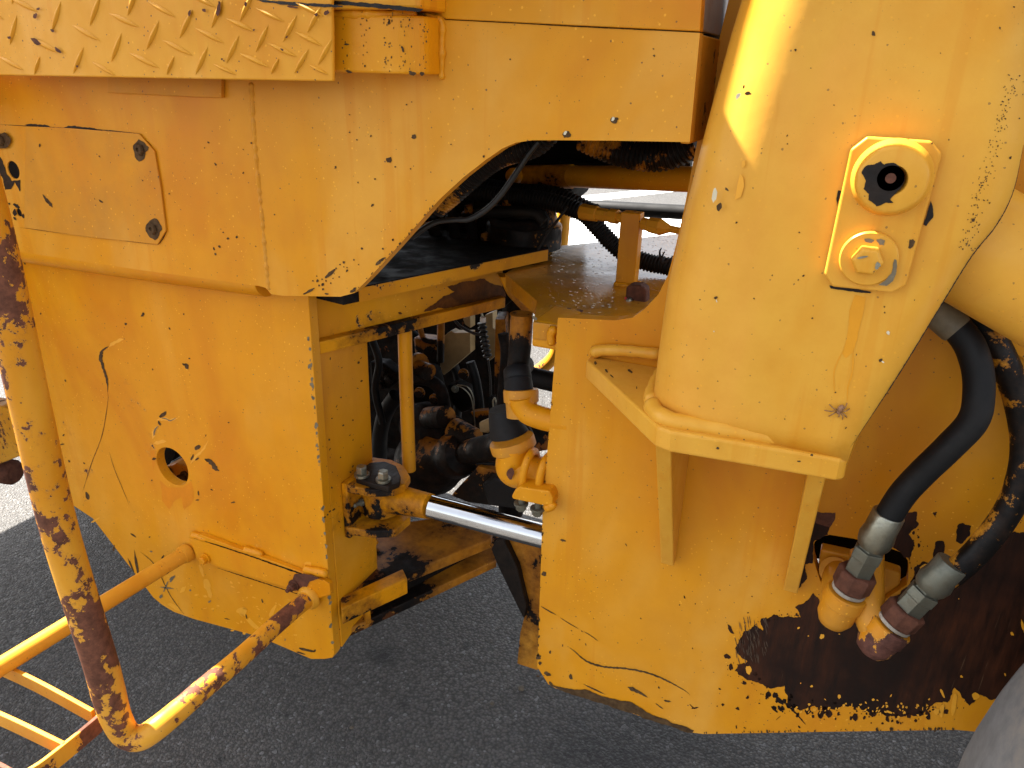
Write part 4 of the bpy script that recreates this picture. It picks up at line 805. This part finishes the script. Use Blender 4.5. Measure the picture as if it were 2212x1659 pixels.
lathe('link_pin', PY(1.60, zK(215, 470)), (0, -1, .1), [(0, .018), (.016, .018), (.02, .013)], 'worn', lk, seg=20)
tube('ribbed_hose', [PY(1.5, zK(*q)) for q in [(-300, 640), (100, 690), (450, 720), (750, 790), (950, 880), (1080, 1010), (1250, 1190), (1420, 1320), (1650, 1400), (1850, 1440), (2100, 1530)]], .0175, 'hose', WL, ribs=(.007, .0012), seg=20)
tube('ribbed_hose', [PY(1.55, zK(*q)) for q in [(-300, 560), (200, 650), (600, 680), (820, 760), (1000, 860), (1100, 885)]], .021, 'hose', WL, ribs=(.008, .0012), seg=20)
tube('hose_loom', [PY(1.6, zK(*q)) for q in [(-200, 760), (300, 780), (700, 790), (900, 830)]], .016, 'black', WL)
tube('black_far_pipe', [PY(2.2, zK(*q)) for q in [(700, 790), (1100, 808), (1500, 830), (2200, 870)]], .021, 'black', WL)
tube('black_far_pipe', [PY(2.25, zK(*q)) for q in [(950, 775), (1500, 788), (2200, 815)]], .008, 'cable', WL)

for k, (pts, ys, r_, m_) in enumerate([
    ([(-200, 600), (300, 560), (700, 430), (1100, 330), (1500, 300), (2100, 320)], 1.85, .014, 'black'),
    ([(-200, 860), (200, 850), (420, 870), (520, 960)], 1.45, .012, 'hose'),
    ([(700, 330), (900, 350), (1150, 365), (1500, 345), (1950, 330)], 1.7, .010, 'black'),
    ([(1900, 300), (1950, 345), (1905, 385), (1850, 420)], 1.6, .012, 'darkgap')]):
    tube('gap_hose', [PY(ys, zK(*q)) for q in pts], r_, m_, WL, seg=14)
for k, (pts, ys, r_, m_) in enumerate([
    ([(430, 720), (520, 1000), (480, 1300), (560, 1659)], 1.55, .010, 'black'),
    ([(880, 700), (1000, 800), (1130, 860), (1300, 1000), (1380, 1250), (1350, 1659)], 1.75, .013, 'black'),
    ([(900, 1180), (1060, 1200), (1180, 1300), (1230, 1500)], 1.5, .016, 'verygreasy'),
    ([(1500, 1000), (1560, 1200), (1600, 1500), (1560, 1700)], 1.6, .012, 'black'),
    ([(960, 640), (1010, 760), (1160, 790)], 1.68, .008, 'greasy'),
    ([(1850, 700), (1880, 900), (1860, 1200), (1830, 1500)], 1.4, .012, 'verygreasy')]):
    tube('inner_hose', [PY(ys, zL(*q)) for q in pts], r_, m_, WL, seg=14)
for q, y_ in [((1010, 1010), 1.66), ((1110, 1090), 1.66), ((1080, 850), 1.68), ((1430, 1130), 1.6), ((960, 1330), 1.5), ((1120, 1400), 1.5)]:
    hexbolt(ib, PY(y_, zL(*q)), (.1, -1, .1), .010, .012, 'yoke')
prism('housing_rib', [PY(1.7, q) for q in zs(zL, [(880, 740), (1160, 770), (1160, 1040), (1020, 1060), (960, 980), (900, 930)])], (0, .05, 0), 'greasy', ib, bevel=.008)
prism('housing_flange', [PY(1.62, q) for q in zs(zL, [(1240, 1250), (1340, 1235), (1470, 1290), (1530, 1400), (1500, 1520), (1400, 1560), (1290, 1450)])], (0, .04, 0), 'verygreasy', ib, bevel=.008)
weld('weld_bead', [pst_a+Vector((-.024, -.002, .002)), pst_a+Vector((.018, -.002, .002)), pst_a+Vector((.019, .032, .002))], .005, 'inner', post, .3)

# --- lift arm tower standing on a shelf plate
zsf = 1.085
sh = prism('tower_shelf', [Vector((PY(Y1, (1275, 765)).x, Y1-.001, zsf)), Vector((-.337, 1.055, zsf)), PZ(zsf, (1402, 905)), PZ(zsf, (1420, 921)), PZ(zsf, (1450, 932)), PZ(zsf, (1600, 956)), PZ(zsf, (1815, 992)), PZ(zsf, (1832, 990)), PZ(zsf, (1836, 970)), Vector((.07, Y1-.001, zsf))], (0, 0, -.030), 'tower', WL, bevel=.004, seg=3)
weld('weld_bead', [PY(1.072, q) for q in [(1276, 764), (1300, 757), (1350, 758), (1430, 766)]]+[], .0095, 'tower', sh, .1)
marks('shelf_chips', sh, fleck(zE, [(2148, 743, 18, 8), (1995, 740, 14, 7), (2030, 775, 16, 4, .7), (1925, 690, 8, 12), (2190, 850, 10, 3)]), lambda q: PZ(zsf+.0007, q), 'rustdark')
def xsil(z):      # left bend of the tower against height
    t = [(1.085, -.206), (1.15, -.205), (1.25, -.202), (1.35, -.190), (1.45, -.176), (1.55, -.160), (1.65, -.14), (1.9, -.08), (2.2, 0)]
    for a, b in zip(t, t[1:]):
        if z <= b[0]: return a[1]+(b[1]-a[1])*(z-a[0])/(b[0]-a[0])
    return 0
re_q = [(1838, 966), (1940, 812), (2041, 647), (2101, 552), (2154, 485), (2190, 412), (2212, 311), (2216, 250), (2222, 100), (2230, -100)]
re_p = [PY(YT, q) for q in re_q]
def xright(z):
    for a, b in zip(re_p, re_p[1:]):
        if a.z <= z <= b.z or (b is re_p[-1] and z > b.z): return a.x+(b.x-a.x)*(z-a.z)/(b.z-a.z)
    return re_p[0].x
bm = bmesh.new(); rows = []
zl = sorted(set([zsf-.002]+[zsf+(2.15-zsf)*k/44 for k in range(1, 45)]+[p.z for p in re_p[1:-1]]))
rb_ = .085
for z in zl:
    xl = xsil(z); row = [(xl, Y1-.002, z)]+[(xl+rb_-rb_*math.cos(a), YT+rb_-rb_*math.sin(a), z) for a in [math.pi/2*k/14 for k in range(15)]]
    xr = xright(z); x0 = xl+rb_
    row += [(x0+(xr-x0)*k/6, YT, z) for k in range(1, 7)]
    rows.append([bm.verts.new(v) for v in row])
for a, b in zip(rows, rows[1:]):
    for j in range(len(a)-1): bm.faces.new((a[j], a[j+1], b[j+1], b[j]))
for f in bm.faces: f.smooth = True
me = from_bm(bm, False)
tw = link('lift_arm_tower', me, 'tower', WL, label='lighter yellow rounded tower plate carrying the pin')
sm = tw.modifiers.new('solid', 'SOLIDIFY'); sm.thickness = .02; sm.offset = -1
weld('weld_bead', [PZ(zsf+.004, q) for q in [(1408, 872), (1420, 893), (1450, 909), (1500, 918), (1600, 934), (1700, 950), (1800, 964), (1835, 968)]], .0125, 'tower', sh, .12)
weld('weld_bead', [Vector((-.214, Y1-.012, zsf+.004)), Vector((-.213, 1.02, zsf+.006)), Vector((-.208, .96, zsf+.006)), PZ(zsf+.004, (1410, 872))], .011, 'tower', sh, .12)
convt = cY(YT-.0007)
dk = fleck(zC, [(1240, 218, 13, 16, .3), (736, 323, 7, 8), (836, 440, 4), (430, 603, 12, 20), (402, 560, 7, 11, .3), (293, 1222, 14, 8, .9), (243, 1335, 16, 26, .3), (683, 875, 4, 7), (685, 928, 5), (1727, 902, 6, 5), (2056, 180, 8, 6), (2147, 45, 6), (355, 1437, 8, 6), (761, 1500, 5, 6), (985, 678, 5, 3), (1865, 245, 3), (1673, 343, 4), (520, 960, 4), (2125, 1018, 8, 10, .3), (2183, 765, 6), (1990, 1310, 5, 6), (1885, 1420, 10, 9)])
dk += fleck(zF, [(222, 270, 12, 9), (470, 275, 6, 5), (120, 282, 5), (787, 128, 9, 5), (755, 155, 7, 3, -.8), (845, 402, 6), (586, 125, 5), (1288, 672, 14, 9), (1130, 637, 6, 4), (1310, 328, 5), (1313, 365, 5), (995, 880, 5), (668, 1053, 4), (1505, 285, 4), (1062, 1110, 10, 3, -.8), (235, 808, 4)])
dk += [blob(*zC(rr.gauss(2090-.28*(y-700), 26), y), rr.uniform(.7, 1.7), rr.uniform(.7, 2), rr.random(), 8) for y in [rr.uniform(480, 1620) for _ in range(190)]]
marks('paint_chips', tw, dk, convt, 'rustdark')
marks('pale_chips', tw, fleck(zC, [(213, 1262, 16, 44, .15), (365, 620, 12, 22, .6)])+fleck(zF, [(1334, 498, 13, 11), (1300, 684, 10, 5), (228, 290, 10, 4), (210, 487, 5)]), cY(YT-.0009), 'pale')
marks('bare_spots', tw, [zs(zC, [(378, 1120), (400, 1150), (405, 1200), (385, 1270), (345, 1290), (360, 1200)]), zs(zC, [(392, 1040), (410, 1035), (412, 1065), (400, 1085), (388, 1080)])], cY(YT-.0009), 'fresh')
rp = [PY(YT-.0009, q) for q in re_q]
marks('edge_grime', tw, [stroke([(q[0]-.6, q[1]) for q in re_q[:7]], 2.2, 2.2)], cY(YT-.0009), 'greasemat')
drip = [jagged(zs(zF, [(1120, 250), (1190, 265), (1180, 340), (1150, 480), (1110, 620), (1060, 660), (1040, 630), (1080, 470), (1085, 360)]), 1.2, 3, 5)]
drip += [stroke(zs(zF, [(1110, 600), (1105, 740), (1075, 850), (1070, 945)]), 3.2, 3), stroke(zs(zF, [(1050, 600), (1010, 680), (985, 760), (990, 900)]), 2.2, 2)]
marks('wet_drip_stain', tw, drip, cY(YT-.0004), M['towerdrip'])
marks('shelf_edge_chips', sh, fleck(zF, [(235, 1240, 11, 9), (843, 1284, 8, 10), (760, 1325, 14, 5, .2), (405, 1185, 5)]), cY(PZ(zsf, (1600, 956)).y-.008), 'rustdark')
# gussets below the shelf
def gusset(xc, th, q0, q1, yf):
    zt = zsf-.031; zbot = PY(Y1, q1).z
    return prism('gusset', [(xc, yf, zt), (xc, Y1-.001, zt), (xc, Y1-.001, zbot), (xc, Y1-.016, zbot), (xc, Y1-.02, zbot+.01)], (th, 0, 0), 'tower', sh, bevel=.002)
gusset(PY(.90, (1411, 960)).x, .0215, None, (1425, 1203), .905)
gusset(PY(.90, (1745, 1020)).x, .0215, None, (1685, 1260), .905)
# pin plate, boss, washer and bolt on the tower
yp = YT-.0125
pp = prism('pin_plate', [PY(yp, q) for q in [(1873, 295), (2012, 304), (2035, 333), (1957, 617), (1927, 633), (1798, 620), (1780, 592), (1837, 323)]], (0, .012, 0), 'tower', WL, bevel=.0025, seg=3)
cb_ = PY(yp, (1926, 384))
lathe('pin_boss', cb_, (0, -1, 0), [(-.001, .0385), (.003, .0375), (.010, .0345), (.018, .0335), (.0215, .0315), (.0228, .029), (.023, .0145), (.018, .0125), (-.004, .0125), (-.004, .0)], 'tower', pp, seg=56)
marks('caked_grease', pp, [jagged([zC(*q) for q in [(1285, 1035), (1310, 1060), (1370, 1052), (1405, 1070), (1395, 1100), (1440, 1125), (1447, 1170), (1420, 1210), (1380, 1250), (1350, 1290), (1370, 1310), (1320, 1310), (1260, 1330), (1210, 1290), (1215, 1250), (1180, 1220), (1190, 1170), (1165, 1120), (1190, 1070), (1250, 1060)]], 2.2, 2.4)], cY(yp-.0237), 'greasemat')
lathe('grease_hole', PY(yp-.0236, (1926, 384)), (0, -1, 0), [(-.001, .0148), (.0, .0185), (.0032, .0165), (.0012, .014), (-.02, .0135)], 'greasemat', pp, seg=30) if False else None
gh = PY(yp-.0238, (1924, 385))
lathe('grease_hole', gh, (0, -1, 0), [(.0004, .0122), (.0004, .0)], 'darkgap', pp, seg=30)
lathe('grease_hole_centre', gh, (0, -1, 0), [(.0008, .005), (.0012, .0)], 'rust', pp, seg=14)
marks('red_fleck', pp, [stroke(zs(zC, [(1515, 1255), (1528, 1242), (1545, 1226)]), 3.4, 2)], cY(yp-.0155), 'red', stuff=False)
wc = PY(yp, (1876, 557))
wsh = lathe('washer', wc, (0, -1, 0), [(-.001, .0287), (.0055, .0287), (.0072, .0272), (.0076, .012)], 'tower', pp, seg=48)
hx = lathe('hex_bolt', wc+Vector((-.001, -.007, 0)), (0, -1, 0), [(0, .0160), (.012, .0160), (.0155, .0130), (.016, 0)], 'tower', pp, seg=6, bevel=.0012, smooth=False, rot=.25)
marks('worn_bolt_metal', pp, fleck(zF, [(1180, 6, 36, 7, -.2), (1268, 60, 20, 22, .4)]), cY(yp-.0243), 'steel')
marks('washer_chips', pp, fleck(zC, [(1213, 1553, 32, 15, .1), (1290, 1562, 28, 18, .5)])+[jagged([zF(*q) for q in [(1375, 20), (1388, 25), (1392, 100), (1365, 160), (1320, 190), (1262, 190), (1310, 165), (1355, 110)]], 1.2, 3)], cY(yp-.0082), 'bare')
marks('plate_chips', pp, fleck(zC, [(1487, 1570, 20, 32, .3), (1618, 925, 6, 5), (1465, 912, 16, 6)]), cY(yp-.0007), 'rustdark')
gk = [jagged([zF(*q) for q in [(955, 190), (1100, 208), (1225, 232), (1220, 240), (1080, 226), (965, 210)]], 1., 3), jagged([zC(*q) for q in [(1610, 1295), (1625, 1330), (1622, 1400), (1580, 1460), (1560, 1450), (1590, 1370)]], 1.5, 3), jagged([zC(*q) for q in [(1012, 1230), (1030, 1235), (1005, 1330), (1003, 1290)]], 1., 3)]
marks('squeezed_grease', tw, gk, cY(YT-.0012), 'greasemat')

# --- lift cylinder at the far right behind the tower
c0_, c1_ = PY(.985, (2035, 490)), PY(.985, (2330, 655))
lc = tube('lift_cylinder', [c0_, c1_], .068, 'tower', WL, straight=True, seg=48)
lathe('cylinder_clamp', c0_+(c1_-c0_)*.02, c1_-c0_, [(0, .066), (.004, .072), (.02, .072), (.024, .066)], 'verygreasy', lc, seg=40)
prism('frame_upper_rail', [PY(1.072, q) for q in [(2060, 640), (2110, 612), (2400, 760), (2400, 880), (2200, 770)]], (0, .007, 0), 'inner', WL)

# --- pressure hoses at the right with crimped fittings and elbows
def hose_line(pts, ys, r, mat, name, label=None, n=10):
    return tube(name, [PY(y, q) for q, y in zip(pts, ys)], r, mat, WL, label=label, seg=28, n=n)
h1_ = hose_line([(1940, 600), (2005, 655), (2079, 722), (2109, 787), (2114, 854), (2101, 910), (2050, 966), (1990, 1024), (1948, 1070), (1915, 1122)], [1.04, 1.03, 1.02, 1.01, 1.0, .995, .995, 1.0, 1.0, 1.0], .0175, 'black', 'hydraulic_hose', 'thick black hydraulic hose curving down to the left fitting')
lathe('grey_sleeve', PY(1.035, (1980, 636)), PY(1.018, (2072, 716))-PY(1.035, (1980, 636)), [(0, .019), (.004, .0195), (.060, .0195), (.064, .0180)], 'bare', h1_, seg=28)
def fitting(hose, qs, ys, mat):
    """ferrule, hexes and rusty adaptor strung along the axis from hose end to elbow"""
    a = PY(ys[0], qs[0]); b = PY(ys[1], qs[1]); ax = (b-a); L = ax.length; ax.normalize()
    f = L/.175
    lathe('ferrule', a, ax, [(0, .0195), (.002*f, .0208), (.03*f, .0210), (.044*f, .0232), (.056*f, .0212), (.062*f, .0180)], mat, hose, seg=28)
    lathe('hex_nut', a+ax*.0615*f, ax, [(0, .0165), (.004*f, .0165), (.005*f, .0210), (.022*f, .0210), (.0225*f, .0195), (.05*f, .0195)], 'dullsteel', hose, seg=6, smooth=False, bevel=.0012, rot=.4)
    lathe('rusty_adaptor', a+ax*.110*f, ax, [(0, .0235), (.003*f, .0265), (.03*f, .0265), (.034*f, .0225)], 'rust', hose, seg=8, smooth=False, bevel=.001, rot=.2)
    lathe('thread_tape', a+ax*.1438*f, ax, [(0, .0225), (.002, .0234), (.0055*f, .0232), (.007*f, .0215)], 'oldtape', hose, seg=24)
    return a+ax*.153*f, ax
e1, ax1 = fitting(h1_, [zO(1050, 180), zO(575, 1080)], [1.0, 1.0], 'steel')
M['elbowrust'] = paint('half_rusted_elbow_paint', film=.5, chip=1.05, chips=22, rust=(.13, .05, .035), speck=.3, haze=.8)
el1 = lathe('hose_elbow', e1, ax1, [(0, .0265), (.002, .0285), (.02, .0285), (.022, .0265), (.045, .0255), (.058, .019), (.064, .008), (.065, 0)], 'elbowpaint', h1_, seg=32)
tube('elbow_branch', [e1+ax1*.028, e1+ax1*.03+Vector((-.004, .05, .004)), e1+ax1*.03+Vector((-.004, .12, .004))], .0235, 'elbowpaint', h1_, seg=28)
h2_ = hose_line([(2075, 650), (2120, 696), (2160, 762), (2196, 852), (2214, 950), (2206, 1030), (2174, 1110), (2110, 1192), (2046, 1250)], [1.06, 1.055, 1.05, 1.045, 1.04, 1.03, 1.02, 1.01, 1.0], .0165, 'hosedark', 'hydraulic_hose', 'black hydraulic hose with scuffed yellow overspray at the right edge')
e2, ax2 = fitting(h2_, [zO(1690, 680), zO(1000, 1390)], [1.0, .985], 'dullsteel')
lathe('hose_elbow', e2, ax2, [(0, .0265), (.002, .0285), (.02, .0285), (.022, .0265), (.04, .0255), (.052, .019), (.058, .008), (.059, 0)], 'elbowrust', h2_, seg=32, label='elbow half stripped to brown rust')
tube('elbow_branch', [e2+ax2*.026, e2+ax2*.026+Vector((-.022, .03, .03)), e2+ax2*.02+Vector((-.035, .09, .07))], .0235, 'elbowpaint', h2_, seg=28)
vbk = prism('port_block', [PY(1.09, zO(*q)) for q in [(365, 540), (640, 600), (920, 700), (1170, 780), (1160, 900), (1020, 1000), (880, 1180), (600, 1100), (380, 900), (340, 700)]], (0, .022, 0), 'elbowpaint', WL, bevel=.003)
tube('valve_stub', [PY(1.07, zO(500, 760)), PY(1.1, zO(520, 800))], .022, 'elbowpaint', vbk, straight=True)

# --- things outside the picture that shade it: cab, hood, wheels
cab = box('cab', (-2.0, 1.0, 1.62), (-.62, 2.1, 3.1), 'panel', WL, bevel=.03)
box('cab_window', (-1.85, .992, 2.1), (-.75, 1.01, 2.95), 'glass', cab)
box('engine_hood', (-3.2, 1.0, .9), (-2.02, 2.1, 2.0), 'panel', WL, bevel=.05)
mr = box('tyre_sun_blocker', (-.66, .50, 1.62), (-.60, .905, 2.35), 'darkgap', WL, bevel=.02)  # unseen oversized slab added to keep sun off the front tyre
tube('blocker_arm', [(-.63, .86, 1.72), (-.66, .95, 1.72), (-.66, 1.05, 1.72)], .012, 'cable', mr)
bm = bmesh.new(); fa = [(-2.75+.95*math.cos(R(a)), .65+.95*math.sin(R(a))) for a in range(14, 167, 8)]; fb = [(-2.75+.925*math.cos(R(a)), .65+.925*math.sin(R(a))) for a in range(14, 167, 8)]
prism_bm(bm, [(x, .40, z) for x, z in fa+fb[::-1]], (0, .58, 0)); link('shade_fender', from_bm(bm), 'panel', WL)  # unseen fender arc, added and enlarged to shade the near ground
box('bar_sun_blocker', (-2.3, .79, 1.42), (-1.46, .98, 1.49), 'panel', WL)  # unseen slab added to shade the ground and inner rail bars
box('cab_floor', (-1.9, .97, 1.46), (xh-.013, 2.1, 1.6), 'darkgap', WL)
box('boom_arm', (.10, .9, 1.9), (1.8, 1.02, 2.3), 'panel', WL, bevel=.01)
def wheel(x, y0, y1):
    rr_, w_ = .65, y1-y0
    prof = [(0, .30), (.0, .50), (.03, .585), (.07, .628), (.11, .645), (w_/2, .652), (w_-.11, .645), (w_-.07, .628), (w_-.03, .585), (w_, .50), (w_, .30)]
    t = lathe('wheel', (x, y0, .65), (0, 1, 0), [(.1, .0), (.1, .29), (.02, .30), (w_-.02, .30), (w_-.1, .29), (w_-.1, 0)], 'tower', WL, seg=48)
    lathe('tyre', (x, y0, .65), (0, 1, 0), prof, 'tyre', t, seg=96)
    return t
wheel(.905, .60, 1.02); wheel(-2.75, .45, .95); wheel(.905, 2.15, 2.6); wheel(-2.75, 2.15, 2.6)

# ------------------------------------------------------------------ small loose things
sp0 = PY(YT, (1813, 884))
bm = bmesh.new()
bmesh.ops.create_uvsphere(bm, u_segments=12, v_segments=8, radius=.0036, matrix=Matrix.Translation((.0012, -.003, .0022)) @ Matrix.Scale(1.5, 4, (.35, 0, .93)))
bmesh.ops.create_uvsphere(bm, u_segments=12, v_segments=8, radius=.0028, matrix=Matrix.Translation((0, -.003, -.0025)))
k = .334*1.0/FOC*.98
def sq(x, y): p = PY(YT-.001, zF(x, y)); return p-sp0
for a, kn, b in [((1005, 985), (985, 975), (955, 958)), ((1000, 995), (965, 992), (925, 997)), ((1000, 1003), (975, 1012), (952, 1035)), ((1025, 1005), (1042, 1025), (1040, 1055)), ((1030, 1000), (1060, 1018), (1067, 1043)), ((1035, 995), (1060, 992), (1086, 987)), ((1032, 980), (1055, 970), (1070, 950)), ((1018, 1005), (1020, 1022), (1012, 1040))]:
    A, K_, B = sq(*a), sq(*kn), sq(*b); A.y = -.003; K_.y = -.006; B.y = -.0005
    tube_bm(bm, smoothpath([A, K_, B], 5), .0006, 6)
spd = bpy.data.objects.new('spider', from_bm(bm)); col.objects.link(spd); spd.location = sp0; spd.data.materials.append(M['spider'])
for p in spd.data.polygons: p.use_smooth = True
spd['label'] = 'small brown spider with spread legs on the lower right of the tower plate'; spd['category'] = 'spider'
bm = bmesh.new(); tq = lambda x, y: PY(1.42, zK(x, y))
for pts, r_ in (([(1790, 1400), (1765, 1330), (1760, 1280), (1778, 1240)], .0028), ([(1800, 1400), (1785, 1350), (1800, 1300), (1815, 1280)], .0024), ([(1790, 1395), (1830, 1385), (1870, 1360), (1905, 1325)], .0026)):
    tube_bm(bm, smoothpath([tq(*q) for q in pts], 5), lambda i, n, r_=r_: r_*(1.15-.8*i/n), 7)
tg = link('twig', from_bm(bm), 'greasemat', None); tg['label'] = 'small black forked twig sticking up from the ribbed hose on the deck'; tg['category'] = 'twig'
for q, r_, lab in [((1126, 1489), .0085, 'brown pebble on the asphalt nearest the front plate corner'), ((1063, 1521), .0055, 'smaller dark pebble below left of the brown pebble'), ((760, 1573), .005, 'tiny dark pebble alone at the lower middle of the asphalt')]:
    bm = bmesh.new(); bmesh.ops.create_icosphere(bm, subdivisions=2, radius=r_)
    for v in bm.verts: v.co *= 1+.35*noise.noise(v.co*180+Vector((r_*900, 0, 0))); v.co.z *= .65
    p = PZ(0, q); o = bpy.data.objects.new('pebble', from_bm(bm)); col.objects.link(o); o.location = p+Vector((0, 0, r_*.5)); o.data.materials.append(M['stone'])
    o['label'] = lab; o['category'] = 'pebble'; o['group'] = 'pebbles on the asphalt'
